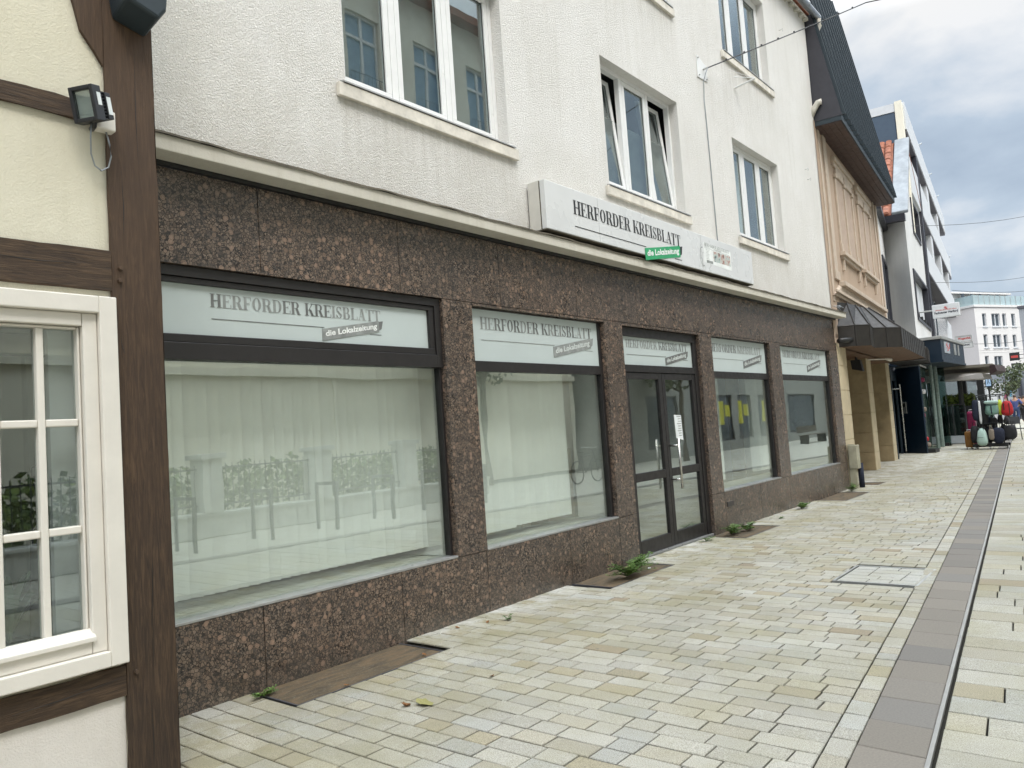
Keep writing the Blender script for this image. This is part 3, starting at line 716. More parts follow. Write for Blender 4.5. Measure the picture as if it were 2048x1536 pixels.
shop_window(1, 5.35, 7.64, 2.82, 2.31, 2.812, 2.21, 2.31, [1, 1]+[0]*4+[1, 0, 0]+[1, 0, 1, 0, 1, 0, 0, 0, 1, 1, 0], [(5.4, 6.3, 'blind_fabric', -.44), (6.3, 7.4, 'blind_fabric', -.52), (7.2, 7.7, 'blind_dark', -1.1)])
shop_window(3, 10.55, 12.83, 2.82, 2.31, 2.812, 2.21, 2.31, [0, 0, 1, 0, 0, 0, 0, 0, 0]+[1, 1, 1, 1, 1, 1, 1, 1, 1, 1, 1], [(10.6, 11.9, 'blind_fabric', -.6)])
shop_window(4, 13.33, 16.10, 2.82, 2.31, 2.812, 2.21, 2.31, [1, 1, 0, 1, 1, 0, 1, 1, 1]+[1, 0, 0, 1, 0, 1, 0, 1, 1, 1, 1], [(13.4, 14.9, 'blind_fabric', -.7)])
# entrance
mb = MB(F1); mb.box(8.05, 8.12, -.13, -.05, 0.0, 2.81); mb.box(10.03, 10.14, -.13, -.05, 0.0, 2.81); mb.box(8.12, 10.03, -.13, -.05, 2.70, 2.81); mb.box(8.12, 10.03, -.13, -.05, 2.255, 2.345)
dr = mb.build('door_frame', 'dark_bronze_frame', OB, .004)
mb = MB(F1); mb.box(8.12, 10.03, -.10, -.085, 2.345, 2.70); mb.build('transom_panel', 'transom_film', dr)
logo(-.084, 8.24, 2.565, 1.66, [1]*9+[1]+[0]*8+[0, 0], dr, ['letter_dark', 'letter_worn', 'label_pale'], 'letter_dark', 'label_pale', 'letter_dark')
for q, (a, b) in enumerate(((8.125, 9.055), (9.062, 10.025))):
    mb = MB(F1); o0, o1 = -.115, -.062
    mb.box(a, a+.085, o0, o1, .02, 2.25); mb.box(b-.085, b, o0, o1, .02, 2.25); mb.box(a+.085, b-.085, o0, o1, 2.17, 2.25); mb.box(a+.085, b-.085, o0, o1, .90, 1.005); mb.box(a+.085, b-.085, o0, o1, .02, .19)
    lf = mb.build('door_leaf', 'dark_bronze_frame', OB, .005)
    mb = MB(F1); mb.box(a+.085, b-.085, -.092, -.086, 1.005, 2.17); mb.build('pane', 'shop_glass', lf)
    mb = MB(F1); mb.box(a+.085, b-.085, -.092, -.086, .19, .90); mb.build('pane', 'shop_glass', lf)
    if q == 1:
        mb = MB(F1); mb.tube([(9.13, .07, .74), (9.13, .07, 1.39)], .0165, 12); mb.tube([(9.13, .07, .86), (9.13, -.062, .86)], .012, 10); mb.tube([(9.13, .07, 1.30), (9.13, -.062, 1.30)], .012, 10)
        mb.build('handle', 'steel', lf, smooth=True)
mb = MB(F1); mb.box(8.05, 10.14, -.16, -.02, -.02, .018); mb.build('threshold', 'sill_metal', OB, .003)
mb = MB(F1); mb.box(10.60, 10.82, .001, .012, .33, .40); v_ = mb.build('vent_plate', 'frame_side', OB, .003)
# upper windows
def sash(name, a, b, c, d, par, tilt=0.0):
    def T(s, o, z):                     # bottom-hung sash leaning into the room
        h = z-c; return F1(s, -.135+o*math.cos(tilt)-h*math.sin(tilt), c+h*math.cos(tilt)+o*math.sin(tilt)*.0)
    mb = MB(T); frame(mb, a, b, c, d, .06, -.045, .006); o = mb.build(name, 'white_pvc', par, .004)
    mb = MB(T); mb.box(a+.06, b-.06, -.022, -.018, c+.06, d-.06); p = mb.build('pane', 'house_glass', par)
    mb = MB(T); e = .006; mb.box(a+.06, b-.06, -.016, -.012, c+.06, c+.06+e); mb.box(a+.06, b-.06, -.016, -.012, d-.06-e, d-.06); mb.box(a+.06, a+.06+e, -.016, -.012, c+.07, d-.07); mb.box(b-.06-e, b-.06, -.016, -.012, c+.07, d-.07); mb.build('glazing_seal', 'cast_black', par)
def upper_window(a, b, c, d, tilts, blind, shade):
    mb = MB(F1); m1, m2 = a+.64, a+1.34
    frame(mb, a, b, c, d, .05, -.20, -.128); mb.box(m1, m1+.075, -.20, -.128, c+.05, d-.05); mb.box(m2, m2+.07, -.20, -.128, c+.05, d-.05)
    w_ = mb.build('window', 'white_pvc', OB, .004)
    for (x0, x1), t in zip(((a+.05, m1), (m1+.075, m2), (m2+.07, b-.05)), tilts):
        sash('sash', x0+.004, x1-.004, c+.054, d-.054, w_, t)
    mb = MB(F1); mb.hexa([(a-.06, -.03, c-.035), (b+.05, -.03, c-.035), (b+.05, .055, c-.05), (a-.06, .055, c-.05)], [(a-.06, -.12, c+.006), (b+.05, -.12, c+.006), (b+.05, .055, c-.035), (a-.06, .055, c-.035)]); mb.build('sill_cover', 'sill_metal', w_, .002)
    mb = MB(F1); mb.box(a-.10, b+.10, .001, .045, c-.165, c-.052); mb.build('sill', 'sill_stone', w_, .006)
    if blind:
        mb = MB(F1); z = c+.05
        top = d-.1 if blind == 1 else c+(d-c)*.62
        while z < top:
            mb.poly([(a+.05, -.245, z), (b-.05, -.245, z), (b-.05, -.222, z+.019), (a+.05, -.222, z+.019)]); z += .024
        mb.build('blind', 'blind_grey' if shade else 'blind_fabric', w_)
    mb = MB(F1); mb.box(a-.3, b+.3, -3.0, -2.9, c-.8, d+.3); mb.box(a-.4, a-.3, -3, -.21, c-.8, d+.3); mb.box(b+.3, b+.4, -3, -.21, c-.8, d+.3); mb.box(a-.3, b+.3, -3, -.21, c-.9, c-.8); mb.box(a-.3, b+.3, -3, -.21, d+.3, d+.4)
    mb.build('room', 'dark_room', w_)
upper_window(*UW[0], (0, 0, 0), 1, True); upper_window(*UW[1], (.10, 0, .10), 2, True); upper_window(*UW[2], (0, 0, 0), 0, False)
upper_window(*UW[3], (0, 0, 0), 1, True); upper_window(*UW[4], (0, 0, 0), 0, False); upper_window(*UW[5], (0, 0, 0), 0, False)
# pale curtain in the third window
mb = MB(F1); s = 12.1
while s < 13.0: mb.poly([(s, -.34, 4.6), (s+.05, -.38, 4.6), (s+.05, -.38, 6.1), (s, -.34, 6.1)]); mb.poly([(s+.05, -.38, 4.6), (s+.1, -.34, 4.6), (s+.1, -.34, 6.1), (s+.05, -.38, 6.1)]); s += .1
mb.build('curtain', 'interior_wall', OB)

# lightbox sign ----------------------------------------------------------------
LB = thing('lightbox_sign', (-4.7, 9, 3.9), 'long white lightbox sign with black masthead lettering above the entrance', 'sign')
a, b, z0, z1 = 6.32, 11.78, 3.665, 4.185
mb = MB(F1); mb.box(a, b, .02, .165, z0, z1); mb.build('housing', 'sign_housing', LB, .006)
mb = MB(F1); mb.box(a+.004, b-.004, .172, .238, z0+.004, z1-.004); mb.build('face_panel', 'sign_face', LB, .006)
mb = MB(F1); mb.box(a, b, .165, .172, z0+.006, z1-.006); mb.build('joint_seal', 'mottled_brown', LB)
mb = MB(F1); mb.box(a+.01, b-.01, .03, .23, z0-.006, z0-.001); mb.build('underside', 'mottled_brown', LB)
logo(.2395, 6.82, 3.905, 2.50, [0]*20, LB, ['letter_black'], 'label_green', 'label_white', 'letter_black')
mb = MB(F1)
for s in (7.32, 9.95): mb.box(s, s+.004, .2385, .2388, z0+.01, z1-.01)
mb.build('panel_joint', 'letter_worn', LB)
# the rolled newspaper printed on the right end
np_ = MB(F1); A0, B0 = 10.02, 10.72
def nq(mb, s0, s1, za, zb, o, k=-.06): mb.poly([(s0, o, za+k*(s0-A0)), (s1, o, za+k*(s1-A0)), (s1, o, zb+k*(s1-A0)), (s0, o, zb+k*(s0-A0))])
nq(np_, A0, 10.95, 3.80, 4.085, .2392, -.02); pp = np_.build('printed_newspaper', 'label_white', LB)
mb = MB(F1)
for q in ell(9.98, 3.87, .09, .14, .012, .012, PI*.45, PI*1.62, 14)+ell(10.0, 3.84, .05, .10, .006, .006, PI*.3, PI*1.7, 12)+ell(9.97, 3.93, .06, .12, .006, .006, PI*.5, PI*1.4, 10): mb.poly([(x, .2394, y) for x, y in q])
for k in range(7): nq(mb, 10.09, 10.22-.02*(k % 3), 3.985-.021*k, 3.989-.021*k, .2397, 0)
nq(mb, 10.05, 10.90, 4.005, 4.009, .2397, 0); nq(mb, 10.05, 10.25, 4.020, 4.024, .2397, 0); nq(mb, 10.36, 10.62, 4.018, 4.026, .2397, 0)
nq(mb, 10.10, 10.30, 3.80, 3.84, .2397, 0)
mb.build('newspaper_print', 'letter_worn', pp)
masthead(lambda u, v, l: F1(10.05+u, .2397+l*.3, 4.035+v), .84, .046, [0]*20, pp, ['letter_worn'])
mb = MB(F1); nq(mb, 10.33, 10.92, 3.845, 3.995, .2396, 0); mb.build('newspaper_photo', 'newspaper_photo', pp)

# bracket plate, cables, fixings ------------------------------------------------
t = thing('anchor_plate', (-4.74, 11.05, 7), 'white metal wall plate that anchors the black street cable', 'anchor plate')
mb = MB(F1); mb.hexa([(10.86, .002, 6.82), (11.20, .002, 6.84), (11.22, .002, 7.08), (10.88, .002, 7.18)], [(10.86, .014, 6.82), (11.20, .014, 6.84), (11.22, .014, 7.08), (10.88, .014, 7.18)]); mb.build('plate', 'white_pvc', t, .003)
mb = MB(F1)
for s, z in ((10.90, 7.13), (11.18, 7.05), (11.17, 6.87), (10.9, 6.86)): mb.tube([(s, .012, z), (s, .035, z)], .012, 6)
mb.tube([(11.07, .014, 7.0), (11.07, .09, 7.0)], .016, 8); mb.build('bolt', 'galvanised', t)
p_end = at(1731, 0, 15.2); far_ = Vector((5.9, 18.0, 8.7))
A_ = F1(11.07, .09, 7.0); dirv = (p_end-A_); 
mb = MB(); pts = [A_ + (p_end-A_)*(k/10) + Vector((0, 0, -.05*math.sin(PI*k/20))) for k in range(11)] + [p_end+(far_-p_end)*(k/6)+Vector((0, 0, -.05*(1-k/6))) for k in range(1, 7)]
mb.tube([tuple(p) for p in pts], .010, 6)
for k in range(1, 10): q = pts[k]; mb.box(q.x-.012, q.x+.012, q.y-.012, q.y+.012, q.z-.005, q.z+.025)
tag(mb.build('street_cable', 'wire_black'), 'black cable with small clips running from the wall plate up across the street', 'cable')
mb = MB(F1); mb.tube([(11.07, .09, 7.0), (11.04, .07, 6.93), (11.02, .03, 6.80), (11.02, .012, 6.5), (11.04, .012, 5.6), (11.05, .012, 4.9), (11.06, .012, 4.19)], .008, 6)
tag(mb.build('wall_cable', 'zinc_pipe'), 'thin grey cable running down the white wall to the lightbox sign', 'cable')
t = thing('wall_bracket', (-4.7, 12.5, 7.3), 'small white triangular bracket fixed on the wall under the upper right window', 'bracket')
mb = MB(F1); mb.tube([(12.32, .0, 7.10), (12.36, .34, 7.16)], .018, 8); mb.tube([(12.34, .0, 7.30), (12.36, .34, 7.17)], .008, 6); mb.tube([(12.1, .0, 7.34), (12.36, .34, 7.17)], .004, 6); mb.build('arm', 'white_pvc', t)
for k, (s, z) in enumerate(((15.62, 6.45), (15.72, 6.27), (14.86, 9.05))):
    mb = MB(F1); mb.tube([(s, 0, z), (s, .05, z), (s+.03, .06, z+.03), (s+.05, .06, z), (s+.02, .06, z-.03)], .006, 6)
    tag(mb.build('wall_hook', 'galvanised'), ['upper of the two small hooks near the right corner of the white wall', 'lower of the two small hooks near the right corner of the white wall', 'small lone hook high on the white wall under the gutter'][k], 'hook')
mb = MB(F1); rnd = random.Random(3)
pts = [(16.35+.5*rnd.random(), .03+.17*rnd.random(), 3.68+.09*rnd.random()) for _ in range(16)]
mb.tube(pts, .006, 5); tag(mb.build('cable_tangle', 'zinc_pipe'), 'tangle of loose cable lying on the right end of the cornice', 'cable')

# door notice ------------------------------------------------------------------
t = thing('door_notice', (-4.8, 9.45, 1.55), 'sheet of paper notice hanging crooked behind the glass of the right door leaf', 'notice')
mb = MB(F1); mb.hexa([(9.37, -.082, 1.385), (9.565, -.082, 1.355), (9.55, -.082, 1.69), (9.35, -.082, 1.70)], [(9.37, -.0805, 1.385), (9.565, -.0805, 1.355), (9.55, -.0805, 1.69), (9.35, -.0805, 1.70)]); mb.build('sheet', 'paper', t)
mb = MB(F1)
for k in range(9): z = 1.67-.032*k; mb.box(9.45 if k % 3 else 9.42, 9.535, -.080, -.0795, z, z+.009)
mb.build('text_lines', 'letter_worn', t)

# downpipe with guard box at the corner -------------------------------------------
t = thing('downpipe', (-4.62, 16.6, 0), 'green beige boxed downpipe standing at the right corner of the granite front', 'downpipe')
mb = MB(F1); mb.box(16.63, 16.73, .03, .14, .0, .45); mb.box(16.62, 16.64, .02, .15, .0, .9); mb.build('lower_channel', 'lime_box', t, .004)
mb = MB(F1); mb.box(16.60, 16.80, .03, .20, .40, .88); mb.build('guard_box', 'lime_box', t, .012)
mb = MB(F1); mb.tube([(16.86, .17, 0), (16.86, .17, .50)], .055, 12); mb.build('standpipe', 'navy_fabric', t, smooth=True)
mb = MB(F1); mb.tube([(16.62, .06, 3.04), (16.9, .14, 3.06), (17.15, .2, 3.08), (17.25, .2, 3.06)], .055, 12); mb.build('outlet_pipe', 'cast_black', t, smooth=True)

# ================================================================ TIMBER HOUSE
X0 = -3.98; FT = Fr((X0, 0), (0, 1))
TH = thing('timber_house', (X0, 0, 0), 'half timbered house with cream plaster panels and dark oak beams at the left edge', 'building')
def irregular(mb, s0, s1, z0, z1, o, step=.12, amp=.006, axis='s', seed=1):
    """beam face with slightly wandering hewn edges"""
    r = random.Random(seed); n = max(2, int(((s1-s0) if axis == 's' else (z1-z0))/step)); prev = None
    for i in range(n+1):
        t_ = i/n
        if axis == 's': s = s0+(s1-s0)*t_; cur = [(s, 0, z0+r.uniform(-amp, amp)), (s, o, z0+r.uniform(-amp, amp)+.004), (s, o, z1+r.uniform(-amp, amp)-.004), (s, 0, z1+r.uniform(-amp, amp))]
        else: z = z0+(z1-z0)*t_; cur = [(s0+r.uniform(-amp, amp), 0, z), (s0+r.uniform(-amp, amp)+.004, o, z), (s1+r.uniform(-amp, amp)-.004, o, z), (s1+r.uniform(-amp, amp), 0, z)]
        if prev:
            for q in range(3): mb.poly([prev[q], cur[q], cur[q+1], prev[q+1]])
        prev = cur
WT = (.85, 1.745, .62, 2.42)
mb = MB(FT); wall(mb, -4.5, 1.9, .0, 7.2, [WT], -.012, .12)
mb.poly([(2.0, -.02, 0), (2.0, -6, 0), (2.0, -6, 7.2), (2.0, -.02, 7.2)]); mb.build('plaster_wall', 'timber_plaster', TH)
mb = MB(FT); mb.box(-4.5, 1.741, -.03, -.008, .0, .455); mb.build('base_panel', 'low_plaster', TH)
mb = MB(FT); irregular(mb, 1.742, 2.0, -.02, 4.3, .014, axis='z', seed=4, amp=.0035); mb.poly([(2.0, .01, 0), (2.0, -.3, 0), (2.0, -.3, 4.3), (2.0, .01, 4.3)]); mb.build('corner_post', 'aged_oak', TH)
mb = MB(FT); irregular(mb, 1.742, 2.0, 4.3, 7.1, .014, axis='z', seed=5, amp=.004); mb.build('corner_post', 'aged_oak', TH)
for z0, z1, sd in ((2.46, 2.665, 1), (3.315, 3.42, 2), (.45, .60, 3), (4.4, 4.6, 6), (5.6, 5.75, 7)):
    mb = MB(FT); irregular(mb, -4.5, 1.744, z0, z1, .012, seed=sd, amp=.005); mb.build('beam', 'aged_oak_beam', TH)
for k, s in enumerate((.1, -1.6, -3.2)):
    mb = MB(FT); irregular(mb, s, s+.2, .60, 4.4, .011, axis='z', seed=10+k); mb.build('stud', 'aged_oak', TH)
mb = MB(FT)
for pts in ([(1.892, .0145, 1.10), (1.888, .0145, .95), (1.880, .0145, .82), (1.878, .0145, .74)], [(1.884, .0145, .75), (1.879, .0145, .66), (1.877, .0145, .56)], [(1.775, .0145, 2.22), (1.785, .0145, 2.17), (1.795, .0145, 2.14)], [(1.90, .0145, 1.78), (1.897, .0145, 1.68)], [(1.81, .0145, 3.1), (1.815, .0145, 2.9), (1.81, .0145, 2.75)], [(1.90, .0145, 3.75), (1.896, .0145, 3.4), (1.90, .0145, 3.15)], [(1.86, .0145, .40), (1.865, .0145, .2), (1.86, .0145, .05)]): mb = MB(FT); mb.tube(pts, [.0006]+[.0019]*(len(pts)-2)+[.0006], 5); mb.build('crack', 'cast_black', TH)
for pts in ([(1.25, .0125, .515), (1.45, .0125, .522), (1.72, .0125, .545)], [(1.2, .0125, 2.58), (1.4, .0125, 2.572), (1.6, .0125, 2.585)], [(1.25, .0125, 3.35), (1.5, .0125, 3.355)]): mb = MB(FT); mb.tube(pts, [.0006]+[.0017]*(len(pts)-2)+[.0006], 5); mb.build('crack', 'cast_black', TH)
mb = MB(FT)   # curved brace running into the post
pr = [(1.30, 5.0), (1.42, 4.5), (1.53, 4.18), (1.605, 3.92), (1.635, 3.79), (1.70, 3.70), (1.741, 3.635)]
for (a0, b0), (a1, b1) in zip(pr[:-1], pr[1:]): mb.hexa([(a0, -.01, b0), (1.741, -.01, b0), (1.741, -.01, b1), (a1, -.01, b1)], [(a0, .011, b0), (1.741, .011, b0), (1.741, .011, b1), (a1, .011, b1)])
mb.build('brace', 'aged_oak', TH)
mb = MB(FT); mb.hexa([(1.775, .014, 3.99), (1.79, .014, 3.90), (1.955, .014, 3.86), (2.0, .014, 3.93), (2.03, .014, 4.2), (1.78, .014, 4.2)], [(1.775, .19, 4.02), (1.79, .19, 3.95), (1.955, .19, 3.90), (2.0, .19, 3.96), (2.03, .19, 4.2), (1.78, .19, 4.2)]); mb.build('beam_end', 'dark_cladding', TH, .014)
mb = MB(FT)
for s, z in ((1.78, 2.515), (1.785, 2.58), (1.79, .555)): mb = MB(FT); mb.tube([(s, .012, z), (s, .03, z+.002)], [.014, .011], 7); mb.build('wooden_peg', 'aged_oak', TH)
# window
mb = MB(FT); a, b, c, d = WT; a2 = .55
mb.box(b-.085, b, -.02, .055, c, d); mb.box(a2, b-.085, -.02, .055, d-.085, d); mb.box(a2, b-.085, -.02, .055, c, c+.075)
wf = mb.build('window', 'cream_paint', TH, .006)
mb = MB(FT); mb.box(b-.155, b-.087, -.06, .025, c+.077, d-.087); mb.box(a2, b-.157, -.06, .025, d-.15, d-.087); mb.box(a2, b-.157, -.06, .025, c+.077, c+.14); mb.build('casing', 'cream_paint', wf, .005)
gl = [(1.255, 1.392), (1.43, 1.555)]; zr = [(.815, 1.262), (1.315, 1.775), (1.822, 2.245)]
mb = MB(FT); mb.box(1.575, b-.158, -.07, -.004, c+.142, d-.153); mb.box(1.20, 1.238, -.07, -.004, c+.142, d-.153); mb.box(1.24, 1.573, -.07, -.004, 2.255, d-.153); mb.box(1.24, 1.573, -.07, -.004, c+.142, .805)
mb.box(1.395, 1.428, -.065, -.01, .805, 2.255)
for z in (1.268, 1.782): mb.box(1.24, 1.394, -.065, -.012, z, z+.036); mb.box(1.429, 1.573, -.065, -.012, z, z+.036)
mb.build('sash', 'cream_paint', wf, .006)
mb = MB(FT); mb.hexa([(1.16, -.01, .775), (1.60, -.01, .775), (1.60, .045, .755), (1.16, .045, .755)], [(1.16, -.01, .815), (1.60, -.01, .815), (1.60, .045, .778), (1.16, .045, .778)]); mb.build('weather_bar', 'cream_paint', wf, .004)
for (s0, s1) in ((1.24, 1.394), (1.429, 1.573)):
    for z0, z1 in ((.805, 1.268), (1.304, 1.782), (1.818, 2.255)):
        mb = MB(FT); mb.box(s0, s1, -.045, -.041, z0, z1); mb.build('pane', 'house_glass', wf)
mb = MB(FT); mb.box(-4.0, 1.95, -3.2, -3.1, 0, 2.6); mb.box(-4.0, 1.95, -3.1, -.13, -.02, .4); mb.box(-4, 1.95, -3.1, -.13, 2.6, 2.65); mb.box(1.9, 1.98, -3.1, -.1, .4, 2.6)
mb.build('room', 'interior_wood', TH)
mb = MB(FT); mb.box(1.50, 1.62, -.20, -.16, .7, 2.3); mb.box(.9, 1.18, -.16, -.13, .7, 2.3); mb.build('inner_shutter', 'white_pvc', TH)
# statuette and houseplant on the window board
t = thing('houseplant', (X0-.25, 1.33, .62), 'dark leafed houseplant standing behind the cream lattice window', 'plant')
mb = MB(FT); mb.tube([(1.33, -.25, .62), (1.33, -.25, .78)], [.05, .07], 12); mb.build('pot', 'planter_dark', t)
mb = MB(FT); r = random.Random(5)
for k in range(16):
    an = r.uniform(0, 2*PI); Lh = r.uniform(.25, .55); lean = r.uniform(.05, .22); pts = []
    for q in range(6): t_ = q/5; pts.append((1.33+math.cos(an)*lean*t_**1.5, -.25+math.sin(an)*lean*t_**1.5*.6, .76+Lh*t_*(1-.35*t_)))
    for q in range(5):
        w0 = .02*math.sin(PI*(q+.2)/5.4)+.003; w1 = .02*math.sin(PI*(q+1.2)/5.6)+.002; n_ = (math.sin(an), -math.cos(an))
        A, B = pts[q], pts[q+1]; mb.poly([(A[0]-n_[0]*w0, A[1]-n_[1]*w0, A[2]), (B[0]-n_[0]*w1, B[1]-n_[1]*w1, B[2]), (B[0]+n_[0]*w1, B[1]+n_[1]*w1, B[2]), (A[0]+n_[0]*w0, A[1]+n_[1]*w0, A[2])])
mb.build('foliage', 'palm_leaf', t)
t = thing('statuette', (X0-.3, 1.49, .62), 'dark long necked figure ornament behind the right column of the lattice window', 'ornament')
mb = MB(FT); mb.tube([(1.49, -.28, .6), (1.49, -.28, .9), (1.49, -.28, 1.25), (1.49, -.28, 1.40), (1.485, -.27, 1.50), (1.475, -.26, 1.56), (1.455, -.25, 1.60)], [.07, .06, .05, .032, .026, .034, .012], 12); mb.build('figure', 'black_fabric', t, smooth=True)

# floodlight -----------------------------------------------------------------------
t = thing('floodlight', (-3.9, 1.68, 3.35), 'small black square floodlight with a looping grey cable on the oak post', 'floodlight')
c_ = Vector((-3.84, 1.60, 3.345)); ax = Vector((.42, -.86, -.22)).normalized(); sx = ax.cross(Vector((0, 0, 1))).normalized(); uz = sx.cross(ax)
TL = lambda a, b, c: c_ + ax*a + sx*b + uz*c
mb = MB(TL); frame_ = [(-.062, .062)]
mb.box(-.03, .03, -.068, -.048, -.085, .085); mb.box(-.03, .03, .048, .068, -.085, .085); mb.box(-.03, .03, -.048, .048, .065, .085); mb.box(-.03, .03, -.048, .048, -.085, -.065); mb.box(-.03, -.02, -.048, .048, -.065, .065)
mb.build('housing', 'black_metal', t, .004)
mb = MB(TL); mb.box(.014, .018, -.047, .047, -.064, .064); mb.build('front_glass', 'house_glass', t)
mb = MB(TL); mb.hexa([(-.018, -.02, -.03), (-.018, .02, -.03), (-.018, .02, .03), (-.018, -.02, .03)][::1], [(.010, -.045, -.062), (.010, .045, -.062), (.010, .045, .062), (.010, -.045, .062)]); mb.build('reflector', 'lamp_glass', t)
mb = MB(TL)
for k in range(9): z = -.07+k*.016; mb.box(-.062, -.031, -.055, .055, z, z+.006)
mb.box(-.10, -.062, -.06, .06, -.066, .062); mb.build('heat_sink', 'black_metal', t, .002)
mb = MB(TL); mb.box(-.095, -.068, -.0625, -.0605, -.045, .04); mb.box(-.02, .005, -.0695, -.0685, -.01, .05); mb.build('rating_sticker', 'paper', t)
mb = MB(FT); mb.box(1.665, 1.765, .014, .075, 3.27, 3.375); jb = mb.build('junction_box', 'cream_paint', t, .008)
mb = MB(FT); mb.tube([(1.66, .04, 3.27), (1.645, .10, 3.262), (1.63, .15, 3.285)], .014, 8); mb.build('mounting_arm', 'black_metal', t)
mb = MB(FT); pts = [(1.625, .12, 3.27), (1.628, .10, 3.20), (1.64, .07, 3.13), (1.665, .05, 3.08), (1.70, .04, 3.065), (1.735, .04, 3.09), (1.75, .04, 3.15), (1.745, .04, 3.21), (1.725, .05, 3.268)]
mb.tube(pts, .0042, 8); mb.build('cable', 'zinc_pipe', t, smooth=True)
# ================================================================ PEACH HOUSE (frame F2)
PH = thing('peach_house', (-4.8, 17, 0), 'peach rendered house with stone trimmed blind windows and a dark metal mansard storey', 'building')
mb = MB(F2); wall(mb, -.12, 8.05, 3.0, 7.72, [], 0, .1); mb.poly([(8.05, 0, 3), (8.05, -3, 3), (8.05, -3, 7.72), (8.05, 0, 7.72)]); mb.build('upper_wall', 'peach_render', PH)
mb = MB(F2)
for bx_ in ((.14, .30, .001, .02, 3.9, 7.7), (7.38, 7.55, .001, .022, 3.6, 7.7), (7.85, 8.05, .001, .03, 3.6, 7.7)): mb = MB(F2); mb.box(*bx_); mb.build('pilaster_strip', 'trim_peach', PH, .006)
mb = MB(F2); mb.box(.55, .85, .001, .035, 4.62, 7.7); mb.box(.50, 1.0, .001, .045, 4.42, 4.62); mb.build('pilaster_strip', 'trim_peach', PH, .006)
for a, b in ((1.50, 3.80), (4.35, 6.45)):
    mb = MB(F2); mid = (a+b)/2
    mb.box(a-.06, b+.06, .001, .09, 7.24, 7.34); mb.box(a-.02, b+.02, .001, .05, 7.14, 7.24)
    for s in (a+.05, mid-.07, b-.19): mb.box(s, s+.11, .001, .04, 5.36, 6.86); mb.box(s-.03, s+.15, .001, .065, 6.88, 6.97); mb.box(s-.02, s+.14, .001, .055, 5.16, 5.36)
    mb.box(a+.19, mid-.07, .001, .05, 6.95, 7.14); mb.box(mid+.07, b-.19, .001, .05, 6.95, 7.14)
    wn = mb.build('blind_window', 'trim_peach', PH, .006)
    mb = MB(F2); mb.box(a-.06, b+.06, .001, .12, 5.07, 5.155); mb.box(a, b, .001, .07, 5.0, 5.07)
    for s in (a+.08, b-.20): mb.box(s, s+.10, .001, .06, 4.74, 5.0)
    mb.build('sill', 'trim_peach', wn, .006)
    mb = MB(F2); mb.box(a+.19, mid-.07, .001, .012, 5.17, 6.95); mb.box(mid+.07, b-.19, .001, .012, 5.17, 6.95); mb.build('infill_panel', 'panel_peach', wn)
mb = MB(F2); mb.hexa([(.10, .001, 4.02), (.95, .001, 4.36), (7.3, .001, 4.36), (7.3, .001, 4.02)], [(.10, .06, 4.02), (.95, .06, 4.30), (7.3, .06, 4.30), (7.3, .06, 4.02)])
mb.box(.9, 7.3, .001, .15, 4.30, 4.40); mb.box(.1, 7.3, .061, .11, 4.08, 4.14); mb.build('string_course', 'trim_peach', PH, .01)
# mansard storey
zb, zt = 7.72, 13.6
def mo(z): return .50-.185*(z-zb)
mb = MB(F2); mb.hexa([(.0, -.3, zb), (8.1, -.3, zb), (8.1, mo(zb), zb), (.0, mo(zb), zb)], [(.0, -3.0, zt), (8.1, -3.0, zt), (8.1, mo(zt), zt), (.0, mo(zt), zt)])
mn = mb.build('mansard', 'dark_cladding', PH)
mb = MB(F2)
for k in range(22):
    s = .03+k*.378; h_ = zt+.05+.12*(k % 2); mb.hexa([(s, mo(zb), zb), (s+.05, mo(zb), zb), (s+.05, mo(zb)+.11, zb), (s, mo(zb)+.11, zb)], [(s, mo(zt), h_), (s+.05, mo(zt), h_), (s+.05, mo(zt)+.11, h_), (s, mo(zt)+.11, h_)])
mb.build('standing_seam', 'dark_cladding', mn)
for s in (1.9, 4.6):
    mb = MB(F2); z = 9.6; mb.hexa([(s, mo(z)+.02, z), (s+.7, mo(z)+.02, z), (s+.7, mo(z)+.05, z), (s, mo(z)+.05, z)], [(s, mo(z+.9)+.02, z+.9), (s+.7, mo(z+.9)+.02, z+.9), (s+.7, mo(z+.9)+.05, z+.9), (s, mo(z+.9)+.05, z+.9)]); mb.build('roof_window', 'cast_black', mn)
mb = MB(F2); mb.box(-.012, 8.11, -.05, .53, zb-.12, zb-.002); mb.build('soffit_edge', 'dark_cladding', PH)
mb = MB(F2)
for k in range(4): mb.box(.0, 8.1, .0+k*.128, .122+k*.128, zb-.14, zb-.121)
mb.build('soffit', 'brown_soffit', PH)
mb = MB(F2); mb.hexa([(-.02, -.35, zb-.02), (-.001, -.35, zb-.02), (-.001, mo(zb)+.05, zb-.02), (-.02, mo(zb)+.05, zb-.02)], [(-.02, -3, zt), (-.001, -3, zt), (-.001, mo(zt)+.05, zt), (-.02, mo(zt)+.05, zt)]); mb.build('mansard_cheek', 'dark_cladding_side', mn)
mb = MB(F2); mb.tube([(-.03, .05, 7.82), (-.06, .12, 8.0), (-.06, .16, 8.10), (-.06, .12, 8.16), (-.05, .05, 8.14)], .055, 12); 
mb = MB(F2); mb.tube([(-.09, -.05, 7.80), (-.09, .03, 7.95), (-.09, .12, 8.06), (-.09, .19, 8.06)], .062, 12); mb.build('rainwater_elbow', 'cream_pipe', PH, smooth=True)
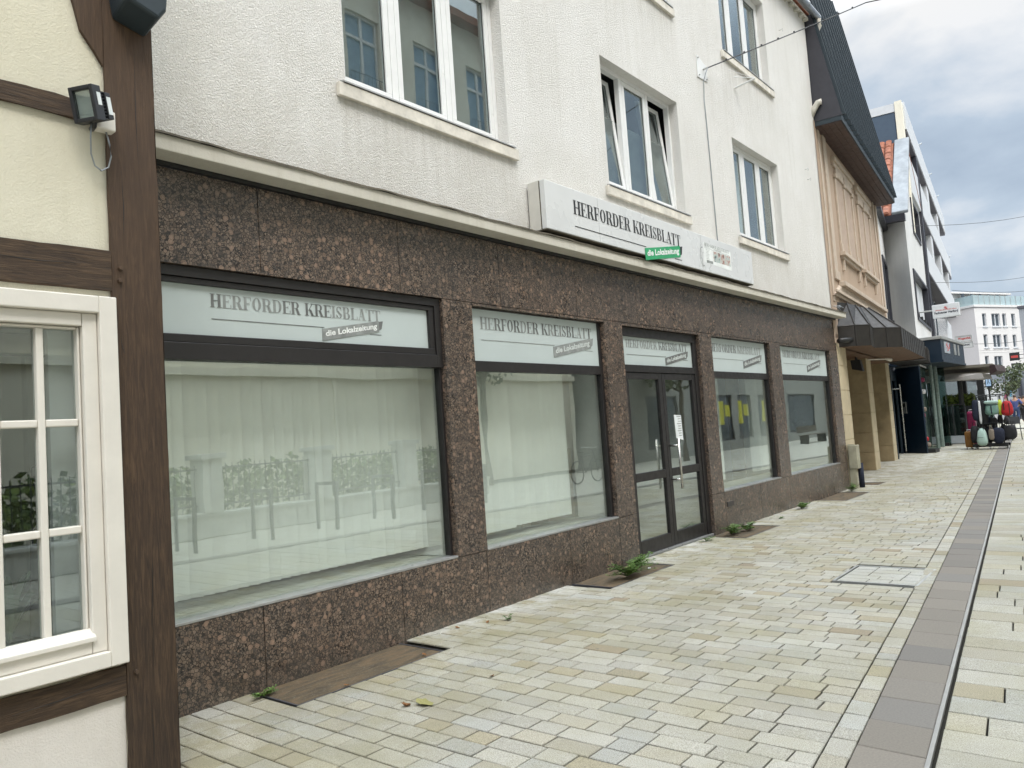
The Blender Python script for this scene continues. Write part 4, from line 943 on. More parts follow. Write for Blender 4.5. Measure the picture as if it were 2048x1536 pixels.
# ground floor: sandstone piers and recess
def pier(s0, s1, o0, o1, fr, par):
    mb = MB(fr); zs = [0, .46, .98, 1.5, 2.02, 2.54, 3.1]
    for z0, z1 in zip(zs[:-1], zs[1:]): mb.box(s0, s1, o0, o1, z0+.006, z1-.006)
    mb.box(s0+.01, s1-.01, o0+.01, o1-.01, 0, 3.1)
    return mb
m = pier(.05, 1.0, -.75, 0.0, F2, PH); m.build('pier', 'sandstone_lit', PH, .008)
m = pier(4.92, 5.66, -2.0, -.214, F2, PH); m.build('pier', 'sandstone_shaded', PH, .008)
m = pier(8.42, 9.12, -2.0, -.214, F2, PH); m.build('pier', 'sandstone_shaded', PH, .008)
for s0_, s1_ in ((4.925, 5.655), (8.425, 9.115)):
    mb = MB(F2)
    for z0, z1 in zip([0, .46, .98, 1.5, 2.02, 2.54], [.46, .98, 1.5, 2.02, 2.54, 3.1]): mb.box(s0_, s1_, -.213, -.20, z0+.004, z1-.004)
    mb.build('pier_lit_face', 'sandstone_lit', PH)  # thin paler sheet paints the lit street face of each pier
mb = MB(F2); mb.box(0, 10, -2.4, -2.1, 0, 3.1); mb.build('recess_wall', 'sandstone_shaded', PH)
mb = MB(F2); mb.box(.0, 10.2, -2.2, .0, 3.12, 3.2); mb.build('recess_ceiling', 'canopy_timber', PH)
# canopy: low dark metal roof with upright fascia, plan measured from the pavement
CA = [(.30, -.02), (.45, .32), (.72, .56), (1.55, .50), (1.85, .73), (2.2, .98), (7.9, .92), (8.3, .62), (8.3, 0)]
TP = [(2.0, 0), (2.08, .02), (2.15, .10), (2.2, .14), (2.25, .18), (2.35, .22), (7.4, .22), (7.7, .1), (7.8, 0)]
zf0, zf1, ztp = 2.93, 3.37, 3.92
TP = [(.55, .0), (1.0, .12), (1.55, .20), (2.05, .22), (2.15, .28), (2.35, .34), (7.3, .30), (7.6, .2), (7.7, 0)]
mb = MB(F2)
for i in range(len(CA)-1):
    (a, b), (c, d) = CA[i], CA[i+1]; (e, f_), (g, h) = TP[i], TP[i+1]
    mb.poly([(a, b, zf0), (c, d, zf0), (c, d, zf1), (a, b, zf1)]); mb.poly([(a, b, zf1), (c, d, zf1), (g, h, ztp), (e, f_, ztp)])
mb.poly([(*p, ztp) for p in TP]); cp = mb.build('canopy', 'canopy_metal', PH)
mb = MB(F2)
for i in range(1, len(CA)-1):
    (a, b) = CA[i]; (e, f_) = TP[i]; mb.tube([(a, b, zf0), (a, b, zf1+.01), (e, f_, ztp+.01)], .016, 6)
for k in range(1, 12):
    t_ = k/12; s = 2.2+(7.9-2.2)*t_; o = .98-.06*t_; s2 = 2.35+4.95*t_; mb.tube([(s, o, zf0), (s, o, zf1+.01), (s2, .34-.04*t_, ztp+.01)], .014, 6)
mb.tube([(a, b, zf1) for a, b in CA], .012, 6); mb.build('canopy_seam', 'canopy_metal', cp)
mb = MB(F2); mb.poly([(*p, zf0+.015) for p in CA]); mb.poly([(*p, zf0-.01) for p in [(.30, -.9), (8.3, -.9), (8.3, 0.0), (.3, -.0)]]); mb.build('canopy_soffit', 'canopy_timber', cp)
C2 = [(8.32, -.2), (8.32, .45), (9.3, .86), (11.4, .74), (11.6, .1), (11.6, -.2)]
mb = MB(F2)
for i in range(len(C2)-1): (a, b), (c, d) = C2[i], C2[i+1]; mb.poly([(a, b, 2.93), (c, d, 2.93), (c, d, 3.33), (a, b, 3.33)])
mb.hexa([(a, b, 3.33) for a, b in C2], [(10+(a-10)*.6, b*.25, 3.85) for a, b in C2]); mb.poly([(*p, 2.95) for p in C2]); c2 = mb.build('canopy', 'canopy_metal', PH)
mb = MB(F2)
for k in range(8): s = 9.3+.26*k; o = .86-.057*(s-9.3); mb.tube([(s, o, 2.93), (s, o, 3.34)], .014, 6)
mb.build('canopy_seam', 'canopy_metal', c2)
t = thing('wall_speaker', tuple(F2(4.1, -.25, 2.7)), 'small black camera box hanging under the dark canopy by the first stone pillar', 'camera box')
mb = MB(F2); mb.hexa([(3.95, -.40, 2.62), (4.24, -.40, 2.62), (4.24, -.15, 2.55), (3.95, -.15, 2.55)], [(3.95, -.42, 2.85), (4.24, -.42, 2.85), (4.24, -.2, 2.85), (3.95, -.2, 2.85)]); mb.build('housing', 'black_metal', t, .01)
mb = MB(F2); mb.tube([(4.1, -.3, 2.85), (4.1, -.3, 2.97)], .03, 8); mb.build('mount', 'black_metal', t)
mb = MB(F2); mb.box(8.06, 8.295, -.55, -.42, 1.58, 1.66) if False else mb.box(8.405, 8.418, -1.15, -.9, 1.58, 1.665); tag(mb.build('nameplate', 'cream_paint'), 'small pale nameplate on the side of the second stone pillar', 'nameplate')
t = thing('canopy_lamp', tuple(F2(5.4, .2, 2.85)), 'pale slim spotlight arm sticking out below the dark canopy', 'lamp')
mb = MB(F2); mb.tube([(4.6, -.1, 2.86), (5.5, .22, 2.88)], .018, 8); mb.build('arm', 'cream_pipe', t)
mb = MB(F2); mb.tube([(5.45, .2, 2.88), (5.7, .29, 2.86)], [.03, .05], 10); mb.build('head', 'cream_pipe', t)

# ================================================================ TILE ROOF HOUSE
W1 = Fr((-5.55, 24.3), (-.1733, .98487)); S1 = Fr((-6.47, 29.11), (.789, -.614)); G1 = Fr((-5.55, 28.4), (-.1125, .99365))
RH = thing('gabled_house', (-5.8, 28, 0), 'white rendered house with orange tile roof and a slanted zinc verge behind the peach house', 'building')
W2 = Fr((-5.87, 25.65), (-.173, .985))
mb = MB(W2); mb.poly([(2.6, -.1, 0), (3.6, -.1, 0), (3.6, -.1, 3), (2.6, -.1, 3)]); mb.build('side_wall', 'navy_paint', RH)
mb = MB(W1); wall(mb, -.1, 4.9, 3.0, 7.9, [(2.1, 4.35, 4.3, 6.45)], 0, .25); mb.build('side_wall', 'smooth_render', RH)
mb = MB(S1); mb.poly([(-.05, 0, 0), (1.17, 0, 0), (1.17, 0, 8.05), (-.05, 0, 8.05)]); mb.build('end_wall', 'smooth_render', RH)
mb = MB(G1)
hs = [(3.0, 5.9, 7.95, 9.3), (1.1, 6.6, 4.55, 6.35)]
wall(mb, 0, 7.7, 2.9, 8.05, [(1.1, 6.6, 4.55, 6.35), (3.0, 5.9, 7.95, 8.05)], 0, .3); wall(mb, 0.0, 7.7, 8.05, 8.06, [(3.0, 5.9, 8.05, 8.06)], 0, .3, False)
def rake(s): return 8.06+s*1.02 if s <= 3 else 11.12-.42*(s-3)
for s0, s1 in ((0, 1), (1, 2), (2, 3), (5.9, 7.7)): mb.poly([(s0, 0, 8.06), (s1, 0, 8.06), (s1, 0, rake(s1)), (s0, 0, rake(s0))])
for s0, s1 in ((3, 4), (4, 5), (5, 5.9)): mb.poly([(s0, 0, max(9.3, rake(s0) if s0 < 3 else 9.3)), (s1, 0, 9.3), (s1, 0, rake(s1)), (s0, 0, rake(s0))])
mb.build('front_wall', 'smooth_render', RH)
for a, b, c, d in ((3.0, 5.9, 7.95, 9.3), (1.1, 6.6, 4.55, 6.35)):
    mb = MB(G1); frame(mb, a, b, c, d, .09, -.25, .05)
    n_ = 4 if b-a > 4 else 2
    wn = mb.build('window', 'anthracite', RH, .01)
    for k in range(n_):
        x0 = a+.09+(b-a-.18)*k/n_; x1 = a+.09+(b-a-.18)*(k+1)/n_; mb = MB(G1); mb.box(x0+.02, x1-.14, -.2, -.15, c+.1, d-.1); mb.build('shade_panel', 'white_panel', wn)
        mb = MB(G1); mb.box(x1-.14, x1, -.2, -.02, c+.09, c+.35); mb.build('planter_box', 'cast_black', wn)
mb = MB(W1); a, b, c, d = 2.1, 4.35, 4.3, 6.45; frame(mb, a, b, c, d, .10, -.22, .05); wn = mb.build('window', 'anthracite', RH, .01)
mb = MB(W1); mb.box(a+.1, b-.1, -.2, -.15, c+.1, d-.1); mb.build('pane', 'window_dark', wn); mb = MB(W1); mb.box(3.9, 4.3, -.1, .1, 4.2, 4.5); mb.build('planter_box', 'cast_black', wn)
# roof plane rising along the street; zinc verge over the outer edge
mb = MB(G1); mb.hexa([(-.35, -4.2, 7.93), (-.35, -.34, 7.93), (3.0, -.34, 11.35), (3.0, -4.2, 11.35)], [(-.35, -4.2, 8.03), (-.35, -.34, 8.03), (3.0, -.34, 11.45), (3.0, -4.2, 11.45)]); mb.hexa([(3.0, -4.2, 11.35), (3.0, .1, 11.35), (7.7, .1, 9.3), (7.7, -4.2, 9.3)], [(3.0, -4.2, 11.45), (3.0, .1, 11.45), (7.7, .1, 9.4), (7.7, -4.2, 9.4)])
rf = mb.build('roof', 'clay_tile', RH)
mb = MB(G1)
for r_ in range(11):
    s = -.40+r_*.31; z = 8.04+(s+.4)*1.02
    for q in range(14):
        o = -.50-q*.235
        pts = [(s+.40, o+.11, z+.29+.02), (s-.02, o+.11, z+.015)]
        a_ = []
        for k in range(5):
            th = PI*k/4; a_.append((o+.105*math.cos(th), .085*math.sin(th)))
        for k in range(4):
            mb.poly([(s-.02, a_[k][0], z+.02+a_[k][1]), (s-.02, a_[k+1][0], z+.02+a_[k+1][1]), (s+.34, a_[k+1][0], z+.36+a_[k+1][1]*.6), (s+.34, a_[k][0], z+.36+a_[k][1]*.6)])
        mb.poly([(s-.02, x, z+.02+y_) for x, y_ in a_])
mb.build('pantiles', 'clay_tile', rf)
mb = MB(G1); mb.hexa([(-.36, -.33, 7.98), (-.36, .17, 7.98), (3.05, .19, 11.42), (3.05, -.30, 11.42)], [(-.42, -.33, 8.08), (-.42, .17, 8.08), (3.0, .19, 11.56), (3.0, -.30, 11.56)]); mb.build('zinc_verge', 'zinc_sheet', RH, .03)
mb = MB(G1); mb.hexa([(-.34, -1.6, 7.78), (-.34, .05, 7.78), (-.06, .05, 7.78), (-.06, -1.6, 7.78)], [(-.38, -1.6, 8.0), (-.38, .05, 8.0), (-.06, .05, 8.0), (-.06, -1.6, 8.0)]); mb.build('eaves_gutter', 'anthracite', RH)
mb = MB(W1); mb.box(1.2, 4.9, .0, .16, 7.72, 7.86); mb.build('eaves_gutter', 'anthracite', RH)
mb = MB(G1); mb.tube([(7.2, .06, 3.0), (7.2, .06, 11.8)], .07, 8); mb.build('rain_pipe', 'anthracite', RH)

# ================================================================ MODERN BUILDING
MM = Fr((-6.3, 35.5), (-.1125, .99365))
MO = thing('modern_building', (-6.5, 40, 0), 'tall modern building with white staggered bands and a dark slate end wall', 'building')
mb = MB(MM); mb.box(-4.0, 18, -9, -.5, 7, 12.5); mb.box(-.2, 26, -9, -.5, 3.3, 7.0); mb.build('core_wall', 'white_panel', MO); mb = MB(MM); mb.box(-.2, 26, -9, -.52, 0, 3.29); mb.build('shop_floor', 'anthracite', MO)
mb = MB(MM); mb.box(-4.08, -4.001, -9, -.26, 7.5, 12.62); mb.build('slate_end_wall', 'slate_panel', MO)
mb = MB(MM); mb.box(-4.10, -3.8, -9, -.25, 12.63, 12.95); mb.build('coping', 'white_panel', MO)
mb = MB(MM); mb.box(-4.12, -3.7, -.24, -.0, 8.0, 13.0); mb.build('corner_pier', 'cream_opposite', MO)
mb = MB(MM)
B_ = [(-3.7, 18.3, 12.0, 13.05), (.6, 20.6, 9.55, 10.75), (-3.7, 4.6, 9.55, 11.0), (.8, 21.5, 7.2, 8.3)]
for k, (a, b, c, d) in enumerate(B_): mb.box(a, b, -.5, .06-.012*k, c, d)
for a, b, c, d in ((5.0, 6.2, 10.76, 12.0), (11.5, 12.5, 10.76, 12.0), (4.6, 5.6, 8.31, 9.55), (10.5, 11.5, 8.31, 9.55), (17, 18, 8.31, 9.55)): mb.box(a, b, -.5, .02, c, d)
mb.build('white_band', 'white_panel', MO, .01)
mb = MB(MM)
for a, b, c, d in ((-3.6, 18.2, 11.9, 11.99), (.7, 20.5, 9.45, 9.54), (.9, 21.4, 7.1, 7.19)): mb.box(a, b, -.5, .03, c, d)
mb.build('band_soffit', 'soffit_dark', MO)
for a, b, c, d in ((-3.2, 4.6, 11.05, 11.85), (6.4, 11.3, 10.8, 11.85), (12.7, 17.8, 10.8, 11.85), (1, 4.4, 8.35, 9.4), (5.8, 10.3, 8.35, 9.4), (11.7, 16.8, 8.35, 9.4), (1, 9, 5.2, 6.9), (10, 18, 5.2, 6.9)):
    mb = MB(MM); mb.box(a, b, -.49, -.40, c, d); mb.build('window_strip', 'window_dark', MO)
mb = MB(MM); mb.box(-.25, .35, -.45, .05, 3, 11.9); mb.build('dark_fin', 'anthracite', MO)
mb = MB(MM)
for s, z in ((3, 13.06), (8.5, 13.06), (13.5, 13.06), (20.8, 10.76)): mb.tube([(s, .02, z), (s, .02, z+.25), (s, .14, z+.28)], .03, 6)
mb.build('roof_lamp', 'galvanised', MO)

# ================================================================ NAVY SHOP UNIT UNDER THE HOUSE
NS = thing('navy_shop_unit', (-5.6, 28.5, 0), 'navy blue glazed shop unit projecting below the white houses', 'shop front')
mb = MB(S1); mb.box(.02, 1.17, .001, .05, 0, 2.9); mb.build('navy_wall', 'navy_paint', NS)
mb = MB(W2); mb.box(.06, .35, -.05, .03, 0, 2.75); mb.box(3.1, 3.5, -.05, .03, 0, 2.75); mb.box(.35, 3.1, -.05, .03, 2.45, 2.75); dr = mb.build('entrance_door', 'navy_paint', NS)
mb = MB(W2); mb.box(.35, 3.1, -.02, .0, .05, 2.45); mb.build('pane', 'cafe_glass', dr); mb = MB(W2); mb.box(.3, 3.2, -.9, -.6, 0, 2.7); mb.build('dark_backing', 'dark_room', dr)
mb = MB(W2); mb.tube([(2.7, .14, .1), (2.7, .14, 2.35)], .028, 8); mb.tube([(2.7, .14, 2.2), (2.7, .0, 2.2)], .018, 6); mb.build('handle', 'steel', dr)
mb = MB(S1); mb.box(.28, .44, .05, .075, 1.35, 1.75); ic = mb.build('intercom', 'galvanised', NS, .005); mb = MB(S1); mb.box(.32, .40, .076, .08, 1.58, 1.70); mb.build('intercom_screen', 'black_metal', ic)
BX = Fr((-4.86, 28.4), (-.012, 1))
mb = MB(BX); mb.box(0, 4.6, -1.6, 0, 3.03, 3.72); bx = mb.build('box_bay', 'navy_paint', NS)
mb = MB(BX); mb.box(-.05, 4.7, -1.65, .05, 3.72, 3.82); mb.build('box_trim', 'galvanised', bx, .01); mb = MB(BX); mb.box(-.02, 4.6, -1.62, .03, 2.96, 3.03); mb.build('box_floor', 'navy_paint', bx)
for a, b in ((.5, 1.5), (2.4, 2.75), (3.2, 3.4)):
    mb = MB(BX); mb.box(a, b, .001, .02, 3.28, 3.66); mb.build('display_pane', 'galvanised' if a > 2 else 'plinth_grey', bx)
mb = MB(BX); r = random.Random(2)
for k in range(22): s = .75+r.random()*.7; z = 3.3+r.random()*.28; mb.box(s, s+.05, .021, .023+.0002*k, z, z+.03+.05*r.random())
mb.build('shop_lettering', 'red_print', bx)
mb = MB(BX); mb.box(0.3, 4.4, -1.0, -.95, 0.1, 2.95); mb.box(4.4, 4.5, -1.3, -.7, 0, 2.95); mb.build('dark_glass', 'cafe_glass', NS)
mb = MB(BX); mb.box(.1, 4.4, -2.4, -2.3, 0, 2.95); mb.build('shop_interior', 'dark_room', NS)
mb = MB(BX)
for s, o in ((.55, -.72), (.55, -.60)): pass
mb.tube([(1.4, -.62, .05), (1.4, -.62, 2.95)], .06, 8); mb.tube([(2.9, -.75, .05), (2.9, -.75, 2.95)], .08, 8); mb.build('column', 'column_glass', NS)
for k, (s, o) in enumerate(((.15, -.60), (4.3, -.86))):
    mb = MB(BX); mb.box(s, s+.7, o-.3, o+.1, .0, .12); mb.build('display_plinth', 'cast_black', NS)
mb = MB(BX); r = random.Random(8)
mats_ = ['taupe_fabric', 'red_fabric', 'ochre_shell', 'white_cloth', 'navy_fabric', 'magenta_shell']
for k in range(12):
    z = .25+.2*k; mb = MB(BX); mb.blob((.5+r.random()*.3, -1.0+r.random()*.2, z), (.1, .12, .085), .6, .6); mb.build('shoe_display', mats_[k % 6], NS, smooth=True)

# projecting signs --------------------------------------------------------------------
def panel_between(name, P, Q, zt, zb, th, mat, par, bev=.01):
    d = (Q-P); d.z = 0; n_ = Vector((d.y, -d.x, 0)).normalized()*th/2; mb = MB()
    lo = [(P.x-n_.x, P.y-n_.y, zb), (Q.x-n_.x, Q.y-n_.y, zb), (Q.x+n_.x, Q.y+n_.y, zb), (P.x+n_.x, P.y+n_.y, zb)]
    mb.hexa(lo, [(x, y_, zt) for x, y_, _ in lo]); return mb.build(name, mat, par, bev)
def sgn(Y, L_, R_, tx, zt=None, zb=None): pass
P = at(1864, 610, 31); Q = at(1919, 605, 31); t = thing('projecting_sign', (P.x, 31, 4.9), 'white projecting shop sign with red logo and dark lettering high on the house wall', 'sign', )
panel_between('sign_body', Vector((-5.46, 31, 0)), Vector((-4.60, 31, 0)), 5.13, 4.65, .16, 'white_panel', t, .02)
mb = MB(); mb.tube([(-5.95, 31, 4.95), (-5.44, 31, 4.95)], .03, 6); mb.build('arm', 'galvanised', t)
TS = lambda u, v, l: Vector((-5.39+u, 31-.0815-l, 4.79+v))
text_mesh('lettering', 'Fachcenter Herford', TS, .74, .085, 'navy_fabric', t, .03)
mb = MB(TS); r = random.Random(1)
for k in range(26):
    u = .03+.026*k; mb.box(u, u+.015, .115, .135+.02*r.random(), .001, .002)
mb.box(.34, .37, .17, .25, .001, .002); mb.box(.31, .42, .20, .22, .0022, .003); mb.box(.37, .42, .15, .18, .0022, .003); mb.build('logo', 'red_print', t)
t = thing('projecting_sign', (-5.2, 36, 4.1), 'pair of small white framed signs with dark red lettering beyond the navy shop', 'sign')
panel_between('sign_body', Vector((-5.62, 36, 0)), Vector((-5.02, 36, 0)), 4.30, 4.06, .06, 'white_panel', t)
panel_between('sign_body', Vector((-5.50, 36, 0)), Vector((-5.00, 36, 0)), 4.03, 3.79, .06, 'white_panel', t)
mb = MB()
for x0, x1, z0, z1 in ((-5.62, -5.02, 4.06, 4.30), (-5.50, -5.0, 3.79, 4.03)): mb.box(x0, x1, 35.955, 35.968, z1-.02, z1); mb.box(x0, x1, 35.955, 35.968, z0, z0+.02); mb.box(x1-.02, x1, 35.955, 35.968, z0+.02, z1-.02)
mb.tube([(-6.2, 36, 4.05), (-5.5, 36, 4.05)], .025, 6); mb.build('frame', 'galvanised', t)
text_mesh('lettering', 'Wogenthal.', lambda u, v, l: Vector((-5.52+u, 35.966-l, 4.12+v)), .46, .12, 'red_print', t, .03)
text_mesh('lettering', 'imot', lambda u, v, l: Vector((-5.34+u, 35.966-l, 3.88+v)), .22, .08, 'navy_fabric', t, .03)

# cafe, awning, parasol, planter ----------------------------------------------------
t = thing('awning', (-5.2, 34, 2.8), 'folded grey striped cafe awning with a dark valance end', 'awning')
mb = MB()
for k in range(6):
    y = 33+.55*k; z = 3.0-.02*k
    mb.hexa([(-6.3, y, z-.10), (-4.05-.02*k, y, z-.16), (-4.05-.02*k, y+.5, z-.22), (-6.3, y+.5, z-.16)], [(-6.3, y, z), (-4.05-.02*k, y, z-.06), (-4.05-.02*k, y+.5, z-.10), (-6.3, y+.5, z-.04)])
mb.build('cloth', 'awning_cloth', t)
mb = MB(); mb.hexa([(-4.16, 32.95, 2.52), (-3.92, 32.95, 2.66), (-4.02, 36.3, 2.70), (-4.26, 36.3, 2.60)], [(-4.14, 32.95, 2.88), (-3.99, 32.95, 2.90), (-4.05, 36.3, 2.92), (-4.22, 36.3, 2.90)]); mb.build('valance', 'awning_dark', t)
t = thing('parasol', (-5.2, 33.6, 0), 'flat pale square parasol below the cafe awning', 'parasol')
mb = MB(); mb.hexa([(-5.85, 33.0, 2.45), (-4.38, 33.0, 2.42), (-4.38, 35.2, 2.42), (-5.85, 35.2, 2.45)], [(-5.7, 33.2, 2.70), (-4.42, 33.0, 2.62), (-4.42, 35.2, 2.62), (-5.7, 35.0, 2.70)]); mb.build('canopy', 'parasol_cloth', t)
mb = MB(); mb.tube([(-5.35, 34.2, 0), (-5.35, 34.2, 2.45)], .09, 8); mb.build('pole', 'cast_black', t)
t = thing('cafe_glass_screen', (-5.5, 33, 0), 'dark glass wind screen on a grey base in front of the cafe', 'glass screen')
mb = MB(); mb.box(-5.92, -5.10, 33.02, 33.12, .08, .36); mb.build('base_panel', 'plinth_grey', t)
mb = MB(); mb.box(-5.92, -5.10, 33.05, 33.07, .37, 1.5); mb.build('screen', 'cafe_glass', t); mb = MB()
for x in (-5.93, -5.5, -5.10): mb.box(x-.02, x+.02, 33.04, 33.10, .36, 1.52)
mb.box(-5.93, -5.1, 33.045, 33.095, 1.52, 1.55); mb.build('posts', 'black_metal', t)
def leaves(mb, cx, cy, cz, rx, ry, rz, n, size, rnd, shell=.35, up=0.0):
    for _ in range(n):
        while True:
            x, y, z = rnd.uniform(-1, 1), rnd.uniform(-1, 1), rnd.uniform(-1, 1); rr_ = x*x+y*y+z*z
            if shell < rr_ < 1: break
        p = Vector((cx+x*rx, cy+y*ry, cz+z*rz)); d = Vector((rnd.gauss(0, 1), rnd.gauss(0, 1), rnd.gauss(up, .8))).normalized(); s_ = size*rnd.uniform(.6, 1.3)
        w_ = d.cross(Vector((rnd.gauss(0, 1), rnd.gauss(0, 1), rnd.gauss(0, 1)))).normalized()*s_*.32
        mb.poly([tuple(p-d*s_*.5), tuple(p+w_), tuple(p+d*s_*.5), tuple(p-w_)])
t = thing('cafe_pavilion', (-6.2, 36, 0), 'dark cafe pavilion with black columns and counter under the awning', 'cafe')
mb = MB()
for x_, y_ in ((-5.55, 36.2), (-5.25, 38.5)): mb.box(x_-.12, x_+.12, y_-.12, y_+.12, 0, 2.6)
mb.build('column', 'cast_black', t); mb = MB(); mb.box(-6.6, -6.45, 35.6, 46, .9, 2.6); mb.box(-6.6, -5.2, 41, 41.1, 0, 1.4); mb.build('glazing', 'cafe_glass', t)
mb = MB(); mb.box(-6.6, -6.0, 35.7, 40.5, 0, 1.1); mb.build('counter', 'planter_dark', t)
t = thing('hedge_planter', (-5.3, 34.5, 0), 'long dark planter with bright green hedge along the cafe terrace', 'planter')
mb = MB(); mb.box(-6.0, -5.0, 34.3, 34.8, 0, 1.45); mb.build('trough', 'planter_dark', t, .01)
mb = MB(); r = random.Random(12)
for k in range(7): leaves(mb, -5.9+.14*k, 34.55, 1.66, .16, .25, .28, 230, .11, r, 0, .8)
tag(mb.build('hedge', 'hedge_leaf', t), kind=None)
rs = random.Random(9)
for k, (x, y) in enumerate(((-5.6, 35.6), (-5.0, 36.4), (-4.75, 38.0))):
    t = thing('cafe_table', (x, y, 0), ['dark cafe table behind the glass screen nearest the wall', 'dark cafe table in the middle of the terrace', 'dark cafe table farthest down the terrace'][k], 'table', 'cafe tables')
    mb = MB(); mb.box(x-.35, x+.35, y-.35, y+.35, .71, .74); mb.build('top', 'black_metal', t); mb = MB(); mb.tube([(x, y, 0), (x, y, .71)], .03, 8); mb.box(x-.22, x+.22, y-.22, y+.22, 0, .02); mb.build('leg', 'black_metal', t)
def chair(x, y, rz, label):
    T = lambda a, b, c: Vector((x+a*math.cos(rz)-b*math.sin(rz), y+a*math.sin(rz)+b*math.cos(rz), c))
    t = thing('cafe_chair', (x, y, 0), label, 'chair', 'dark cafe chairs')
    mb = MB(T); mb.box(-.22, .22, -.22, .22, .43, .46); mb.build('seat', 'black_metal', t)
    mb = MB(T); mb.hexa([(-.22, .20, .62), (.22, .20, .62), (.22, .23, .62), (-.22, .23, .62)], [(-.22, .26, .90), (.22, .26, .90), (.22, .29, .90), (-.22, .29, .90)]); mb.build('backrest', 'black_metal', t)
    for a in (-1, 1):
        for b in (-1, 1): mb = MB(T); mb.tube([(a*.24, b*.26, 0), (a*.2, b*.2, .44)]+([(a*.2, .26, .88)] if b > 0 else []), .016, 6); mb.build('leg', 'black_metal', t)
chair(-3.78, 35.3, .4, 'black cafe chair standing just behind the red backpack'); chair(-4.6, 36.6, 1.9, 'black cafe chair beside the middle terrace table'); chair(-5.1, 38.3, 2.4, 'black cafe chair by the farthest terrace table')

# ================================================================ LUGGAGE RACK
RK = thing('bag_rack', (-4.05, 30.5, 0), 'wheeled black display rack hung full of bags outside the shop', 'display rack')
mb = MB(); mb.box(-4.52, -3.58, 30.25, 30.33, .08, .17); mb.box(-4.52, -3.58, 30.75, 30.83, .08, .17); mb.box(-4.10, -4.03, 30.335, 30.745, .10, .15); mb.box(-4.50, -4.44, 30.335, 30.745, .10, .15); mb.box(-3.68, -3.62, 30.335, 30.745, .10, .15); mb.build('base', 'cast_black', RK)
mb = MB(); mb.tube([(-4.06, 30.54, .15), (-4.06, 30.54, 1.72)], .025, 8)
for x in (-4.33, -3.70): mb.tube([(x, 30.54, .15), (x, 30.54, 1.64)], .018, 8)
for z in (1.66, .82): mb.tube([(-4.34, 30.38, z), (-3.60, 30.38, z), (-3.60, 30.70, z), (-4.34, 30.70, z), (-4.34, 30.38, z)], .014, 6)
mb.tube([(-4.34, 30.5, 1.72), (-3.6, 30.5, 1.70)], .02, 6); mb.build('upright_frame', 'cast_black', RK)
for x, y in ((-4.46, 30.29), (-3.66, 30.29), (-4.46, 30.79), (-3.66, 30.79), (-4.06, 30.29)):
    mb = MB(); mb.tube([(x-.02, y, .045), (x+.02, y, .045)], .045, 10); mb.build('castor', 'galvanised', RK)
BG = 'bags on the display rack'
def bag(name, c, r_, mat, label, cat, e1=.45, e2=.5, taper=0, extra=None, handle=True):
    t = thing(name, c, label, cat, BG); mb = MB(); mb.blob(c, [q*1.03 for q in r_], max(e1+.15, .6), max(e2+.1, .65), taper+.08, 20, 12, .05); mb.build('body', mat, t, smooth=True)
    if handle:
        mb = MB(); h = c[2]+r_[2]
        mb.tube([(c[0]-r_[0]*.45, c[1]-r_[1]*.5, h-.06), (c[0]-r_[0]*.30, c[1]-.02, h+.12), (c[0]+r_[0]*.30, c[1]-.02, h+.12), (c[0]+r_[0]*.45, c[1]-r_[1]*.5, h-.06)], .010, 6); mb.build('strap', 'black_fabric' if mat != 'taupe_fabric' else 'taupe_fabric', t)
    if extra: extra(t)
    return t
def flap(t):
    mb = MB(); mb.box(-4.085, -3.735, 30.19, 30.20, 1.385, 1.40); mb.box(-3.925, -3.895, 30.18, 30.192, 1.12, 1.375); mb.build('buckle_strap', 'navy_fabric', t)
    mb = MB(); mb.blob((-3.91, 30.30, 1.475), (.19, .115, .055), .5, .4, 0, 16, 8); mb.build('roll_top', 'pale_mint', t, smooth=True)
bag('messenger_bag', (-3.91, 30.30, 1.27), (.175, .11, .19), 'mint_fabric', 'mint green roll top bag hanging at the top centre of the rack', 'bag', .35, .35, .05, flap)
def fold(t): mb = MB(); mb.box(-3.595, -3.565, 30.185, 30.20, 1.08, 1.42); mb.box(-3.45, -3.43, 30.185, 30.20, 1.08, 1.42); mb.build('buckle_strap', 'black_fabric', t)
bag('backpack', (-3.51, 30.30, 1.26), (.145, .11, .225), 'red_fabric', 'bright red backpack hanging at the right end of the rack', 'backpack', .4, .4, .12, fold)
bag('duffel_bag', (-3.70, 30.42, 1.30), (.06, .10, .24), 'neon_fabric', 'neon yellow bag squeezed between the mint and the red bag', 'bag')
def zipl(t): mb = MB(); mb.box(-4.34, -4.18, 30.045, 30.055, .385, .395); mb.build('zip', 'black_fabric', t)
bag('drawstring_bag', (-4.23, 30.18, .40), (.135, .12, .27), 'pale_mint', 'pale mint backpack hanging low at the front of the rack', 'backpack', .55, .6, .18, zipl)
bag('shoulder_bag', (-3.97, 30.16, .47), (.075, .05, .17), 'taupe_fabric', 'small taupe shoulder bag hanging low beside the navy tote', 'bag', .5, .5, -.1)
bag('tote_bag', (-3.80, 30.25, .42), (.16, .12, .25), 'navy_fabric', 'navy tote bag hanging low at the centre right of the rack', 'bag', .6, .6, -.15)
bag('laptop_bag', (-3.52, 30.42, .50), (.17, .09, .22), 'black_fabric', 'slanting black bag hanging low at the right end of the rack', 'bag', .3, .3, -.05)
bag('sports_bag', (-4.45, 30.45, .48), (.12, .14, .27), 'black_fabric', 'black bag hanging low at the left end of the rack', 'bag', .5, .5)
bag('garment_bag', (-4.36, 30.42, 1.25), (.10, .09, .33), 'navy_fabric', 'dark blue bag hanging at the upper left of the rack', 'bag', .4, .5)
bag('scarf', (-4.24, 30.36, 1.18), (.035, .05, .36), 'white_cloth', 'pale grey scarf hanging at the upper left of the rack', 'scarf', .4, .5, 0, None, False)
